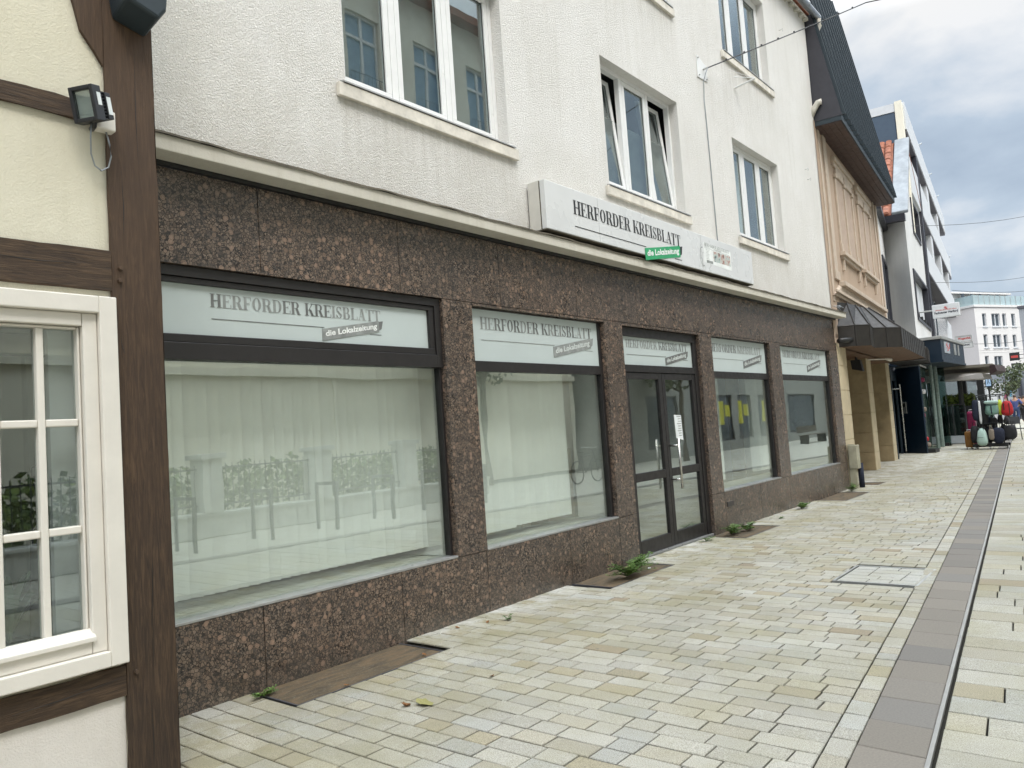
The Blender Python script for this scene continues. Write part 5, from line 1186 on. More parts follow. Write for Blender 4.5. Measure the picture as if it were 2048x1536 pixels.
bag('travel_bag', (-4.14, 30.50, 1.14), (.09, .12, .40), 'black_fabric', 'tall black bag hanging behind the mint bag', 'bag', .4, .5)
bag('belt_bag', (-3.92, 30.48, .86), (.10, .08, .13), 'black_fabric', 'small black bag hanging in the middle below the mint bag', 'bag', .4, .5)
rb = random.Random(44)
LBL = ['black bag filling the gap left of the mint roll top bag', 'charcoal pouch hanging between the two rows of bags on the left', 'black pouch hanging between the two rows at the centre left', 'dark blue pouch hanging under the mint roll top bag', 'black purse hanging under the neon bag', 'dark purse hanging under the red backpack', 'black rucksack behind the pale mint backpack', 'charcoal rucksack behind the taupe bag', 'dark rucksack behind the navy tote', 'black sling hanging at the lower right edge of the rack']
PB = [(-4.20, 1.28, .09, .26), (-4.32, .84, .07, .15), (-4.17, .88, .06, .14), (-4.02, .90, .07, .12), (-3.76, .92, .07, .14), (-3.60, .88, .07, .13), (-4.10, .45, .11, .26), (-3.95, .48, .10, .27), (-3.70, .50, .10, .26), (-3.42, .52, .07, .20)]
for q_, ((x_, z_, rx_, rz_), lb_) in enumerate(zip(PB, LBL)):
    bag('hanging_bag', (x_, 30.56+.06*(q_ % 3), z_), (rx_, .09, rz_), ('black_fabric', 'charcoal_fabric', 'black_fabric', 'navy_fabric')[q_ % 4], lb_, 'bag', .6, .7, .12+.1*rb.random())
def case(x0, x1, y0, y1, z0, z1, mat, label):
    t = thing('suitcase', ((x0+x1)/2, (y0+y1)/2, 0), label, 'suitcase', 'suitcases beside the rack'); mb = MB(); mb.blob(((x0+x1)/2, (y0+y1)/2, (z0+z1)/2), ((x1-x0)/2, (y1-y0)/2, (z1-z0)/2), .25, .3, 0, 20, 12); mb.build('shell', mat, t, smooth=True)
    mb = MB()
    for k in range(3): x = x0+(x1-x0)*(.3+.2*k); mb.box(x-.008, x+.008, y0-.006, y0+.02, z0+.06, z1-.06)
    mb.build('ridge', mat, t); mb = MB(); mb.tube([((x0+x1)/2-.05, (y0+y1)/2, z1-.02), ((x0+x1)/2-.05, (y0+y1)/2, z1+.05), ((x0+x1)/2+.05, (y0+y1)/2, z1+.05), ((x0+x1)/2+.05, (y0+y1)/2, z1-.02)], .012, 6); mb.build('handle', 'white_cloth', t)
    for x in (x0+.04, x1-.04): mb = MB(); mb.tube([(x-.01, y0+.05, .03), (x+.01, y0+.05, .03)], .03, 8); mb.build('wheel', 'cast_black', t)
case(-4.72, -4.50, 31.0, 31.3, .06, 1.22, 'magenta_shell', 'tall magenta hard shell suitcase standing left of the rack')
case(-4.78, -4.55, 30.6, 30.85, .06, .58, 'ochre_shell', 'small ochre suitcase standing at the left foot of the rack')

for o in list(D.objects):
    if o.parent is None and o.type == 'EMPTY' and (o.get('group') in (BG, 'suitcases beside the rack') or o is RK):
        l = o.location; o.location = (-3.93+(l.x+4.05)*1.06, 29.75+(l.y-30.5)*1.06, l.z*1.04); o.scale = (1.06, 1.06, 1.04)
# ================================================================ FAR END OF THE STREET
FE = thing('end_building', (-13.4, 100, 0), 'pale four storey building with a glass balustraded roof terrace closing the street', 'building')
c0_, cR, cL = at(1957, 700, 100), at(2042, 700, 107), at(1880, 700, 103); dR = (cR-c0_); dL_ = (cL-c0_)
ER = Fr((c0_.x, c0_.y), (dR.x, dR.y)); EL = Fr((c0_.x, c0_.y), (dL_.x, dL_.y)); lenR = Vector((dR.x, dR.y)).length+3; lenL = Vector((dL_.x, dL_.y)).length+4
def era(px, py):                        # along/height on the right hand face
    d = CF + CR*((px-1024)/FPX) - CU*((py-768)/FPX); C_ = Vector((0, 0, CAMZ)); t_ = (Vector((c0_.x, c0_.y, 0))-C_).dot(ER.n)/d.dot(ER.n); q = C_+d*t_; return (q-ER.p).dot(ER.d), q.z
zp = 12.2
wins = []
for py in (640, 682, 725):
    for px, hw in ((1969, .45), (1992, .95), (2009, .45), (2027, .45)):
        if py == 725 and px > 2000: continue
        s, z = era(px+(py-640)*.07, py); wins.append((s-hw*.8, s+hw*.8, z-.75, z+.75))
mb = MB(ER); wall(mb, 0, lenR, 3.2, zp, wins, 0, .25); mb.build('front_wall', 'far_render', FE)
mb = MB(EL); mb.poly([(0, 0, 3.2), (lenL, 0, 3.2), (lenL, 0, zp), (0, 0, zp)]); mb.build('side_wall', 'far_render_pink', FE)
for a, b, c, d in wins:
    mb = MB(ER); frame(mb, a, b, c, d, .09, -.2, -.1)
    if b-a > 1.2: mb.box((a+b)/2-.07, (a+b)/2+.07, -.2, -.1, c+.09, d-.09)
    w_ = mb.build('window', 'white_panel', FE); mb = MB(ER); mb.box(a+.09, b-.09, -.24, -.205, c+.09, d-.09); mb.build('pane', 'window_dark', w_)
    mb = MB(ER); mb.box(a-.1, b+.1, .001, .08, c-.12, c); mb.build('sill', 'white_panel', w_)
mb = MB(ER); mb.box(-.1, lenR, -.2, .12, zp, zp+.25); mb.build('coping', 'far_render', FE); mb = MB(EL); mb.box(-.05, lenL, -.12, .2, zp, zp+.24); mb.build('coping', 'far_render', FE)
mb = MB(ER); mb.box(.0, lenR, -.12, -.06, zp+.26, zp+1.35); mb.build('balustrade', 'balustrade_glass', FE)
mb = MB(EL)
mb.box(.0, lenL, .02, .08, zp+.26, zp+1.35); mb.build('balustrade', 'balustrade_glass', FE)
mb = MB(ER)
for k in range(11): s = .05+k*lenR/11; mb.box(s, s+.06, -.13, -.04, zp+.26, zp+1.4)
mb.build('balustrade_post', 'galvanised', FE)
mb = MB(ER); mb.box(-.5, lenR-1.5, -6, -2.5, zp, zp+1.9); mb.box(-1.5, lenR-.5, -7, -1.9, zp+1.91, zp+2.1); mb.build('penthouse', 'far_render', FE)
mb = MB(ER)
for k in range(5): s = 1+k*1.6; mb.box(s, s+.5, -1.99, -1.95, zp+.6, zp+1.9)
mb.build('penthouse_window', 'window_dark', FE)
mb = MB(EL); mb.box(0, lenL, -.35, -.05, 0, 3.2); mb.build('ground_floor', 'grey_panel', FE)
mb = MB(ER)
for z in (4.2, 7.0, 7.25, 9.9): mb.box(0, lenR, .001, .02, z, z+.05)
mb.box(0, lenR, -.4, -.05, 0, 3.2); mb.build('ground_floor', 'far_render', FE)
# white shop pavilion in front of it and its neighbours
def facet(name, Y, x0, y0, x1, y1, th, mat, par=None, z0=None):
    A, B = at(x0, y0, Y), at(x1, y1, Y); mb = MB(); zb_ = B.z if z0 is None else z0; mb.box(A.x, B.x, Y, Y+th, zb_, A.z); return mb.build(name, mat, par)
SP = thing('white_shop', (-8.8, 66, 0), 'white ground floor shop with dark windows at the end of the street', 'shop')
A, B = at(1915, 770, 66), at(1980, 840, 66)
zt_ = at(1950, 768, 66).z
mb = MB(); wall(mb, A.x, B.x, 0, zt_, [(at(1920, 790, 66).x, at(1933, 790, 66).x, .1, at(1925, 782, 66).z), (at(1936, 790, 66).x, at(1958, 790, 66).x, .1, at(1925, 782, 66).z)], 0, .3) if False else None
mb = MB(lambda s, o, z: Vector((s, 66-o, z))); wx = [(at(1920, 790, 66).x, at(1933, 790, 66).x), (at(1936, 790, 66).x, at(1958, 790, 66).x)]; zw = at(1940, 781, 66).z
wall(mb, A.x, B.x, 0, zt_, [(a, b, .1, zw) for a, b in wx], 0, .3); mb.poly([(B.x, 0, 0), (B.x, -8, 0), (B.x, -8, zt_), (B.x, 0, zt_)]); mb.build('wall', 'white_panel', SP)
for a, b in wx: mb = MB(lambda s, o, z: Vector((s, 66-o, z))); mb.box(a, b, -.35, -.3, .1, zw); mb.build('window', 'window_dark', SP)
text_mesh('lettering', 'ATIA', lambda u, v, l: Vector((at(1921, 776, 66).x+u, 65.99-l, at(1921, 779, 66).z+v)), .75, .22, 'cast_black', SP, .04)
facet('canopy', 64.5, 1915, 762, 1952, 770, 1.0, 'cast_black', SP)
GP = thing('grey_building', (-8.3, 88, 0), 'tall grey panel building at the right edge behind the hanging signs', 'building')
A = at(2037, 617, 80); mb = MB(); mb.box(A.x, A.x+9, 80, 96, 0, A.z); mb.build('tower', 'grey_panel', GP); mb = MB(); mb.box(A.x-.1, A.x+9, 79.9, 96, A.z, A.z+.2); mb.build('coping', 'soffit_dark', GP)
A = at(1993, 770, 92); B = at(2060, 850, 92); mb = MB(); mb.box(A.x-.5, B.x+6, 92, 94, 0, at(2010, 742, 92).z); mb.build('podium', 'grey_panel', GP)
mb = MB(); 
for x in (2044,): q = at(x, 780, 91.9); mb.box(q.x-.3, q.x, 91.8, 91.99, 0, 3.4)
mb.build('pillar', 'soffit_dark', GP)
for k, (x0, x1, y0, y1) in enumerate(((1994, 2030, 767, 802), (1881, 1899, 778, 802))):
    Y = 90 if k == 0 else 60
    t = thing('poster_wall', tuple(at((x0+x1)/2, 800, Y)), ['large colourful mural poster behind the young street tree', 'orange and pink poster seen through the cafe glass'][k], 'poster')
    A, B = at(x0, y0, Y), at(x1, y1, Y); mb = MB(); mb.box(A.x, B.x, Y, Y+.1, 0.0 if k == 0 else B.z, A.z); mb.build('board', 'far_render', t)
    r = random.Random(k+3); ms = ['orange_print', 'pink_print', 'cyan_print', 'poster_yellow', 'pale_blue', 'orange_print']
    for j, m in enumerate(ms):
        mb = MB(lambda u, v, z: Vector((u, Y-z, v)))
        for q in range(5):
            cx = A.x+(B.x-A.x)*(.12+.76*((j % 3)/2*.8+.2*r.random())); cz = (B.z+(A.z-B.z)*(.15+.3*(j//3)+.45*r.random())); rr_ = (B.x-A.x)*.13*r.uniform(.5, 1.1)
            cx = min(max(cx, A.x+rr_), B.x-rr_); cz = min(max(cz, B.z+rr_), A.z-rr_); z_ = .002+.0012*(j*5+q); mb.poly([(cx+rr_*math.cos(2*PI*k_/9)*r.uniform(.6, 1), cz+rr_*math.sin(2*PI*k_/9)*r.uniform(.6, 1), z_) for k_ in range(9)])
        mb.build('print_shape', m, t)
for k, (x0, y0, x1, y1) in enumerate(((2018, 706, 2040, 720), (2022, 727, 2043, 740))):
    t = thing('hanging_sign', tuple(at(x0, y0, 76)), ['black hanging sign with a glowing red band at the far end', 'black hanging sign with white ring emblem under the red one'][k], 'sign')
    A, B = at(x0, y0, 76), at(x1, y1, 76); mb = MB(); mb.box(A.x, B.x, 76, 76.15, B.z, A.z); mb.build('board', 'cast_black', t, .02)
    mb = MB(lambda u, v, z: Vector((u, 76-z, v)))
    if k == 0: mb.box(A.x+.1, B.x-.1, B.z+.22, A.z-.25, .001, .004); mb.build('red_band', 'red_print', t)
    else:
        for cx in (A.x+.32, B.x-.32):
            for q in ell(cx, (A.z+B.z)/2+.05, .17, .12, .045, .035, 0, 2*PI, 12): mb.poly([(x, y, .003) for x, y in q])
        mb.box(A.x+.15, B.x-.15, B.z+.06, B.z+.11, .001, .004); mb.build('emblem', 'white_cloth', t)
    mb = MB(); mb.tube([(B.x, 76.07, (A.z+B.z)/2+.12), (B.x+.6, 76.07, (A.z+B.z)/2+.12)], .03, 6); mb.tube([(B.x, 76.07, (A.z+B.z)/2-.2), (B.x+.6, 76.07, (A.z+B.z)/2-.2)], .03, 6); mb.build('arm', 'cast_black', t)
t = thing('info_sign', tuple(at(1977, 845, 52)), 'small square blue framed pictogram sign on a black post', 'sign'); A, B = at(1969, 755, 52), at(1984, 774, 52)
mb = MB(); mb.box(A.x, B.x, 52, 52.06, B.z, A.z); mb.build('frame', 'navy_fabric', t); mb = MB(); mb.box(A.x+.04, B.x-.04, 51.98, 51.999, B.z+.07, A.z-.04); mb.build('face', 'pale_blue', t)
mb = MB(lambda u, v, z: Vector((A.x+.05+u, 51.979-z, B.z+.1+v))); w_ = B.x-A.x-.1
mb.hexa([(.40*w_, .2, 0), (.58*w_, .2, 0), (.62*w_, .36, 0), (.45*w_, .38, 0)], [(.40*w_, .2, .003), (.58*w_, .2, .003), (.62*w_, .36, .003), (.45*w_, .38, .003)])
mb.tube([(.5*w_, .25, .002), (.2*w_, .08, .002)], .012, 4); mb.tube([(.52*w_, .22, .002), (.85*w_, .12, .002)], .012, 4); mb.tube([(.55*w_, .34, .002), (.85*w_, .42, .002)], .012, 4); mb.build('pictogram', 'navy_fabric', t)
mb = MB(); q = (A.x+B.x)/2; mb.tube([(q, 52.03, 0), (q, 52.03, B.z)], .05, 8); mb.build('post', 'cast_black', t)
# young street tree
def tree(name, x, y, h, cr, cz, rad, nleaf, size, label, seed, trunk_r=.06, group=None):
    t = thing(name, (x, y, 0), label, 'tree', group); r = random.Random(seed)
    mb = MB(); mb.tube([(x, y, 0), (x+.02, y, h*.3), (x-.01, y, h*.55), (x, y, h*.95)], [trunk_r, trunk_r*.8, trunk_r*.6, trunk_r*.15], 8)
    tips = []
    for k in range(14):
        an = r.uniform(0, 2*PI); z0 = h*r.uniform(.42, .8); L_ = rad*r.uniform(.6, 1.05); z1 = z0+L_*r.uniform(.5, 1.2)
        p1 = (x+math.cos(an)*L_*.5, y+math.sin(an)*L_*.5, z0+(z1-z0)*.4); p2 = (x+math.cos(an)*L_, y+math.sin(an)*L_, z1); mb.tube([(x, y, z0), p1, p2], [trunk_r*.4, trunk_r*.25, trunk_r*.08], 5); tips += [p1, p2, tuple((a+b)/2 for a, b in zip(p1, p2))]
    tips.append((x, y, h*.9)); mb.build('trunk', 'bark', t)
    mb = MB()
    for p in tips: leaves(mb, *p, rad*.30, rad*.30, rad*.26, nleaf//len(tips), size, r, 0)
    mb.build('crown', 'tree_leaf', t); return t
tree('street_tree', -6.75, 60, 3.9, 0, 0, 1.15, 1300, .17, 'young street tree with an airy crown in front of the far buildings', 4)

# people --------------------------------------------------------------------------------
def skinmesh(name, V_, E_, R_, mat, par):
    me = D.meshes.new(name); me.from_pydata(V_, E_, []); me.materials.append(MATS[mat]); o = D.objects.new(name, me); COL.objects.link(o)
    m = o.modifiers.new('skin', 'SKIN'); 
    for sv, rr_ in zip(me.skin_vertices[0].data if me.skin_vertices else [], R_): sv.radius = (rr_, rr_)
    if not me.skin_vertices:
        bm = bmesh.new(); bm.from_mesh(me); bm.verts.layers.skin.verify(); bm.to_mesh(me); bm.free()
        for sv, rr_ in zip(me.skin_vertices[0].data, R_): sv.radius = (rr_, rr_)
    me.skin_vertices[0].data[0].use_root = True
    s2 = o.modifiers.new('sub', 'SUBSURF'); s2.levels = 1; s2.render_levels = 2; attach(o, par); return o
def person(x, y, rz, H_, label, shirt, trousers, hair, arm=0.0, stride=.18, bagmat=None):
    t = thing('person', (x, y, 0), label, 'person'); k = H_/1.75
    def T(a, b, c): return (x+(a*math.cos(rz)-b*math.sin(rz))*k, y+(a*math.sin(rz)+b*math.cos(rz))*k, c*k)
    J = dict(pel=(0, 0, .95), sp=(0, 0, 1.12), ch=(0, 0, 1.34), nk=(0, 0, 1.50), hd=(0, .01, 1.60), tp=(0, .01, 1.70),
             lh=(-.10, 0, .90), lk=(-.11, stride*.6, .50), la=(-.11, stride*.2, .09), lt=(-.11, stride*.2+.16, .04), rh=(.10, 0, .90), rk=(.11, -stride*.3+.06, .50), ra=(.11, -stride, .12), rt=(.11, -stride+.15, .05),
             ls=(-.19, 0, 1.42), le=(-.25, -.06, 1.14), lw=(-.25-arm*.3, .06, .92+arm*.15), rs=(.19, 0, 1.42), re=(.25+arm*.12, .03, 1.16), rw=(.28+arm*.35, .14, .98), lf=(-.25-arm*.32, .08, .84+arm*.15), rf=(.29+arm*.42, .16, .90))
    names = list(J); idx = {n: i for i, n in enumerate(names)}
    E_ = [('pel', 'sp'), ('sp', 'ch'), ('ch', 'nk'), ('nk', 'hd'), ('hd', 'tp'), ('pel', 'lh'), ('lh', 'lk'), ('lk', 'la'), ('la', 'lt'), ('pel', 'rh'), ('rh', 'rk'), ('rk', 'ra'), ('ra', 'rt'), ('ch', 'ls'), ('ls', 'le'), ('le', 'lw'), ('lw', 'lf'), ('ch', 'rs'), ('rs', 're'), ('re', 'rw'), ('rw', 'rf')]
    R_ = dict(pel=.13, sp=.12, ch=.14, nk=.055, hd=.095, tp=.075, lh=.085, lk=.058, la=.042, lt=.035, rh=.085, rk=.058, ra=.042, rt=.035, ls=.06, le=.042, lw=.030, lf=.028, rs=.06, re=.042, rw=.03, rf=.028)
    skinmesh('body', [T(*J[n]) for n in names], [(idx[a], idx[b]) for a, b in E_], [R_[n]*k for n in names], 'skin', t)
    def sub(nm, keys, edges, grow, mat):
        skinmesh(nm, [T(*J[n]) for n in keys], [(keys.index(a), keys.index(b)) for a, b in edges], [(R_[n]+grow)*k for n in keys], mat, t)
    sub('shirt', ['sp', 'pel', 'ch', 'ls', 'le', 'rs', 're'], [('sp', 'pel'), ('sp', 'ch'), ('ch', 'ls'), ('ls', 'le'), ('ch', 'rs'), ('rs', 're')], .022, shirt)
    sub('trousers', ['pel', 'lh', 'lk', 'la', 'rh', 'rk', 'ra'], [('pel', 'lh'), ('lh', 'lk'), ('lk', 'la'), ('pel', 'rh'), ('rh', 'rk'), ('rk', 'ra')], .018, trousers)
    mb = MB(lambda a, b, c: Vector(T(a, b, c))); mb.blob((0, -.015, 1.655), (.088, .10, .085), 1, 1, 0, 12, 8); mb.build('hair', hair, t, smooth=True)
    return t
p = at(2029, 797, 58)
person(p.x, 58, 0, 1.86, 'person in blue checked shirt and jeans walking away down the street', 'shirt_blue', 'jeans', 'hair_brown', .9)
p = at(2048, 797, 62); person(p.x-.05, 62, .2, 1.78, 'person in black jacket with a white bag at the right edge of the street', 'black_fabric', 'black_fabric', 'hair_brown', .4)
p = at(2039, 797, 66); person(p.x, 66, .1, 1.76, 'person in dark clothes walking between the blue shirt and the right edge', 'charcoal_fabric', 'black_fabric', 'hair_brown', .1)
p = at(2012, 797, 70); person(p.x, 70, 2.8, 1.75, 'person in dark clothes seen beyond the red backpack', 'navy_fabric', 'black_fabric', 'hair_brown')
p = at(1993, 797, 74); person(p.x, 74, 1.3, 1.75, 'person in dark top standing near the street sign', 'black_fabric', 'jeans', 'hair_brown')

# overhead wires at the far end -----------------------------------------------------------
for k, ((x0, y0, Y0), (x1, y1, Y1), lab_) in enumerate((((1764, 452, 29.3), (2120, 418, 42), 'thin overhead wire leaving the white gabled wall towards the right'), ((1862, 565, 34), (2120, 538, 52), 'thin overhead wire crossing the sky above the far white building'),
        ((1905, 581, 40), (2120, 570, 60), 'faint overhead wire just above the far roof terrace'), ((1945, 688, 50), (2120, 662, 60), 'overhead wire crossing in front of the far facade'), ((1760, 412, 36), (1763, 414, 36), ''))):
    if not lab_: continue
    A, B = at(x0, y0, Y0), at(x1, y1, Y1); mb = MB(); mb.tube([tuple(A+(B-A)*(q/8)+Vector((0, 0, -.25*math.sin(PI*q/8)))) for q in range(9)], .009 if k < 2 else .012, 5); tag(mb.build('overhead_wire', 'wire_black'), lab_, 'wire')

# ================================================================ OPPOSITE SIDE OF THE STREET (behind the camera, seen in the glass)
OH = thing('opposite_house', (8.2, 6, 0), 'cream house across the street reflected in the shop windows', 'building')
FO = Fr((8.2, 16.0), (0, -1))            # outward normal points to -x
oh = [(a, a+1.35, z, z+2.6) for a in (-9.0, -6.2, -3.5, -.6, 2.6, 5.4, 8.2, 11, 13.8, 16.6, 19.4) for z in (4.6, 8.6, 12.6)]
mb = MB(FO); wall(mb, -10, 24, 0, 16.6, oh, 0, .2); mb.box(-10, 24, .001, .12, 3.55, 3.75); mb.poly([(-10, 0, 0), (-10, -9, 0), (-10, -9, 16.6), (-10, 0, 16.6)])
for s in (2, 7.6, 13.2): mb.box(s, s+.12, .001, .05, 0, 3.5)
mb.build('wall', 'cream_opposite', OH)
mb = MB(FO); mb.box(-10.3, 24, -.3, .45, 16.6, 16.9); mb.hexa([(-10.3, .4, 16.9), (24, .4, 16.9), (24, -8, 16.9), (-10.3, -8, 16.9)], [(-10.3, -3, 18.6), (24, -3, 18.6), (24, -5, 18.6), (-10.3, -5, 18.6)]); mb.build('roof', 'clay_tile', OH)
for a, b, c, d in oh:
    mb = MB(FO); frame(mb, a, b, c, d, .08, -.2, -.1); mb.box((a+b)/2-.05, (a+b)/2+.05, -.2, -.1, c+.08, d-.08); mb.box(a+.08, (a+b)/2-.05, -.2, -.1, d-.8, d-.7); mb.box((a+b)/2+.05, b-.08, -.2, -.1, d-.8, d-.7)
    w_ = mb.build('window', 'white_pvc', OH); mb = MB(FO); mb.box(a+.08, b-.08, -.19, -.16, c+.08, d-.08); mb.build('pane', 'sky_tint_pane', w_)
    mb = MB(FO)
    for q in range(9): s = a+q*(b-a)/8; mb.tube([(s, .12, c), (s, .12, c+.55)], .009, 4)
    mb.tube([(a-.02, .12, c+.55), (b+.02, .12, c+.55)], .013, 4); mb.tube([(a-.02, .12, c+.03), (b+.02, .12, c+.03)], .013, 4); mb.build('railing', 'fence_iron', w_)
t = thing('garden_fence', (4.4, 6, 0), 'low stone wall with pillars and iron railing across the street', 'fence')
mb = MB(); mb.box(4.35, 4.65, -6, 16, 0, .42); mb.box(4.30, 4.70, -6, 16, .42, .48); mb.build('low_wall', 'fence_stone', t, .01)
for k in range(9): y = -7.7+2.6*k; mb = MB(); mb.box(4.28, 4.72, y-.21, y+.21, .481, 1.52); mb.box(4.22, 4.78, y-.27, y+.27, 1.52, 1.62); mb.build('pillar', 'fence_stone', t, .01)
mb = MB(); y = -6.0
while y < 15.8:
    mb.tube([(4.5, y, .5), (4.5, y, 1.42)], .009, 4); y += .13
mb.box(4.485, 4.515, -6, 15.9, .60, .63); mb.box(4.485, 4.515, -6, 15.9, 1.32, 1.35); mb.build('railing', 'fence_iron', t)
mb = MB(); r = random.Random(31)
for k in range(110): leaves(mb, 5.2+r.uniform(-.25, .25), -5+k*.19, .78+r.uniform(-.1, .25), .40, .3, .55, 60, .17, r, 0)
tag(mb.build('shrubbery', 'hedge_leaf'), kind='stuff')
def rack(y):
    t = thing('bike_stand', (3.0, y, 0), 'grey steel bike stand in the row across the street', 'bike stand', 'bike stands across the street'); mb = MB(); mb.box(2.50, 2.57, y-.02, y+.02, 0, .86); mb.box(3.10, 3.17, y-.02, y+.02, 0, .86); mb.box(2.50, 3.17, y-.0205, y+.0205, .86, .92); mb.build('hoop', 'anthracite', t); return t
r0 = rack(5.1)
for k in range(1, 7): c = copy_tree(r0); c.location.y += 1.45*k
# bicycle leaning by the stands
t = thing('bicycle', (3.1, 19.0, 0), 'dark city bicycle parked across the street reflected in the second window', 'bicycle'); x = 3.1
for y in (18.50, 19.55):
    mb = MB(); mb.tube([(x, y+.33*math.cos(2*PI*q/20), .34+.33*math.sin(2*PI*q/20)) for q in range(21)], .016, 6, False)
    for q in range(10): mb.tube([(x, y, .34), (x, y+.32*math.cos(2*PI*q/10), .34+.32*math.sin(2*PI*q/10))], .002, 3)
    mb.build('wheel', 'cast_black', t)
mb = MB(); 
for a, b in (((18.50, .34), (18.95, .32)), ((18.50, .34), (18.80, .85)), ((18.80, .85), (18.95, .32)), ((18.80, .80), (19.35, .82)), ((18.95, .32), (19.37, .76)), ((19.35, .95), (19.55, .34))): mb.tube([(x, a[0], a[1]), (x, b[0], b[1])], .016, 6)
mb.build('frame', 'navy_fabric', t); mb = MB(); mb.blob((x, 18.78, .93), (.07, .13, .03), .8, .8, 0, 10, 6); mb.build('saddle', 'black_fabric', t)
mb = MB(); mb.tube([(x-.28, 19.20, 1.05), (x-.1, 19.35, 1.02), (x+.1, 19.35, 1.02), (x+.28, 19.20, 1.05)], .012, 6); mb.build('handlebar', 'galvanised', t)
tree('plane_tree', 5.9, 1.2, 6.4, 0, 0, 2.3, 2600, .22, 'leafy tree in the garden across the street left of the cream house', 21, .14, None)
tree('plane_tree', 4.9, 29.0, 6.2, 0, 0, 2.2, 3000, .26, 'leafy tree across the street reflected in the entrance door', 23, .13, None)
tree('plane_tree', 4.7, 56.0, 6.2, 0, 0, 2.4, 3000, .28, 'leafy tree farthest along the other side of the street', 25, .13, None)
tree('plane_tree', 6.6, 18.6, 7.0, 0, 0, 2.6, 3000, .25, 'leafy tree across the street beside the yellow poster shop', 22, .15, None)
OS = thing('opposite_shop', (6.5, 50, 0), 'grey shop across the street with yellow window posters', 'shop')
FS = Fr((6.6, 54.0), (0, -1)); ho = [(13.5, 15.3, .5, 2.8), (16, 17.8, .5, 2.8), (18.2, 19.3, 0, 2.6), (9, 12.5, .5, 2.8), (3, 8, .5, 2.8), (22, 25, .5, 2.8), (-12, -6, .5, 2.8)]+[(q_, q_+1.3, z_, z_+1.7) for q_ in (-20, -14, -8, -2, 4, 10, 16, 22) for z_ in (4.4, 7.2)]
mb = MB(FS); wall(mb, -36, 27.5, 0, 9.5, ho, 0, .2); mb.poly([(27.5, 0, 0), (27.5, -6, 0), (27.5, -6, 9.5), (27.5, 0, 9.5)]); mb.build('wall', 'opposite_grey', OS)
for a, b, c, d in ho: mb = MB(FS); frame(mb, a, b, c, d, .07, -.15, -.05); w_ = mb.build('shop_window', 'anthracite', OS); mb = MB(FS); mb.box(a+.07, b-.07, -.14, -.11, c+.07, d-.07); mb.build('pane', 'window_dark', w_)
for k, (s, z, w2, h2) in enumerate(((13.7, 1.7, .6, .6), (14.5, 1.3, .6, 1.2), (16.15, 1.7, .5, .6), (16.8, 1.3, .6, 1.2), (9.5, 1.7, 1.0, .7), (11, 1.3, .8, 1.2))):
    mb = MB(FS); mb.box(s, s+w2, -.108, -.10, z, z+h2); mb.build('window_poster', 'poster_yellow', OS)
t = thing('park_bench', (4.0, 42, 0), 'dark slatted bench across the street reflected in the last window', 'bench')
mb = MB(); 
for q in range(4): mb.box(3.78+.12*q, 3.88+.12*q, 40.6, 43.8, .44, .47)
mb.build('seat', 'bark', t); mb = MB()
for q in range(3): mb.box(4.28, 4.31, 40.6, 43.8, .58+.12*q, .68+.12*q)
mb.build('backrest', 'bark', t)
for y in (40.8, 43.6): mb = MB(); mb.box(3.8, 4.27, y-.03, y+.03, 0, .44); mb.build('leg', 'cast_black', t)

# ================================================================ WEEDS AND LITTER
def weed(x, y, n, R_, h, label, seed, big=False):
    t = thing('weed', (x, y, 0), label, 'weed', 'weeds growing along the house wall'); r = random.Random(seed); ms = MB(); ml = MB()
    for k in range(n):
        an = r.uniform(-1.9, 1.9); L_ = R_*r.uniform(.4, 1); hh = h*r.uniform(.3, 1); pts = []
        for q in range(5): u = q/4; pts.append(Vector((x+math.cos(an)*L_*u*.8, y+math.sin(an)*L_*u*1.2, .002+hh*(u**.7)*(1-.25*u*u))))
        ms.tube([tuple(p) for p in pts], [.0022]*4+[.001], 4)
        for q in range(1, 5):
            for sd in (-1, 1):
                p = pts[q]; d = Vector((math.cos(an+sd*1.1), math.sin(an+sd*1.1), r.uniform(.0, .7))).normalized(); s_ = (.032 if not big else .050)*r.uniform(.6, 1.2)*(1.1-.12*q)
                w_ = d.cross(Vector((0, 0, 1))).normalized()*s_*.34; tip = p+d*s_-Vector((0, 0, s_*.15)); m = p+d*s_*.5+Vector((0, 0, s_*.08))
                ml.poly([tuple(p), tuple(m+w_), tuple(tip)]); ml.poly([tuple(p), tuple(tip), tuple(m-w_)])
                if big: 
                    for f_ in (.55, .8): q2 = p+d*s_*f_; ml.poly([tuple(q2), tuple(q2+w_*2.2+d*s_*.25), tuple(q2+d*s_*.22)]); ml.poly([tuple(q2), tuple(q2-w_*2.2+d*s_*.25), tuple(q2+d*s_*.22)])
    ms.build('stem', 'weed_leaf', t); ml.build('foliage', 'weed_leaf', t)
weed(-4.40, 7.15, 44, .38, .24, 'largest bushy weed growing beside the cellar slab left of the door', 1, True)
weed(-4.60, 7.72, 12, .20, .17, 'feathery weed against the granite just left of the door', 2, True)
weed(-4.55, 10.20, 22, .24, .17, 'leafy green weed on the slab right of the door', 3, True)
weed(-4.50, 10.62, 16, .20, .13, 'smaller green weed on the same slab, farther right', 4, True)
weed(-4.62, 9.55, 10, .14, .07, 'low grassy weed at the door threshold', 5)
weed(-4.58, 13.15, 18, .17, .12, 'round green weed at the foot of the plinth under the fourth window', 6, True)
weed(-4.58, 16.05, 16, .20, .19, 'green weed beside the downpipe at the far corner', 7, True)
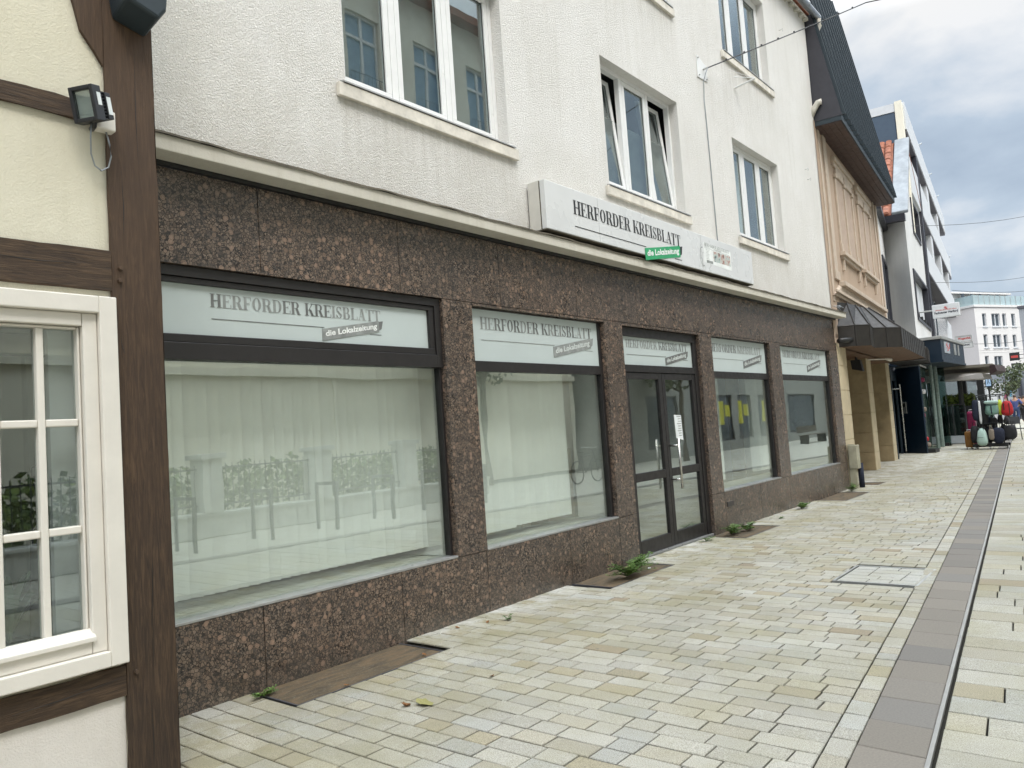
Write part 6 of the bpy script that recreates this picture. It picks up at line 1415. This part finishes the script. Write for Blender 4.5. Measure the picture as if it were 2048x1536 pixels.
weed(-4.62, 2.90, 12, .10, .07, 'tiny weed at the left end of the longest cellar slab', 8)
weed(-4.40, 5.15, 5, .06, .06, 'tiny sprig growing in the paving below the second window', 9)
weed(-4.50, 11.9, 6, .10, .03, 'flat weed in the paving strip below the fourth window', 10)
def dry_leaf(x, y, s, rz, mat, label, curl=.35, seed=0):
    r = random.Random(seed); c, n_ = math.cos(rz), math.sin(rz); mb = MB(lambda a, b, z: Vector((x+(a*c-b*n_)*s, y+(a*n_+b*c)*s, .003+z*s)))
    out_ = [(math.cos(2*PI*k/14)*(1+.18*math.sin(5*2*PI*k/14)), math.sin(2*PI*k/14)*(.72+.15*math.sin(4*2*PI*k/14))) for k in range(14)]
    zc = lambda a, b: .04+curl*(abs(b)**1.5)+curl*.9*max(0, -a)**2
    for k in range(14):
        a, b = out_[k], out_[(k+1) % 14]; m1 = (a[0]*.5, a[1]*.5); m2 = (b[0]*.5, b[1]*.5)
        mb.poly([(0, 0, .04), (*m1, zc(*m1)), (*m2, zc(*m2))]); mb.poly([(*m1, zc(*m1)), (*a, zc(*a)), (*b, zc(*b)), (*m2, zc(*m2))])
    tag(mb.build('fallen_leaf', mat), label, 'leaf')
q = at; 
dry_leaf(-3.52, 3.29, .055, .3, 'leaf_dry_green', 'large curled greenish brown leaf lying on the paving', .5, 1)
dry_leaf(-3.60, 3.22, .03, 1.3, 'leaf_dry', 'small rust brown curled leaf touching the big leaf', .9, 2)
for k, (x, y, lb) in enumerate(((-4.3, 4.05, 'tiny pink brown leaf at the right end of the long cellar slab'), (-4.27, 3.3, 'tiny pale leaf on the front edge of the long cellar slab'), (-3.5, 3.9, 'small reddish leaf fragment on the paving behind the big leaf'), (-4.38, 7.6, 'small pale dry leaf on the cellar slab left of the door'), (-4.5, 5.0, 'orange leaf fragment at the wall under the second window'), (-4.62, 4.75, 'dark red leaf fragment tucked against the plinth'))):
    dry_leaf(x, y, .02, k*1.3, 'leaf_dry' if k != 3 else 'paper', lb, .6, k+5)
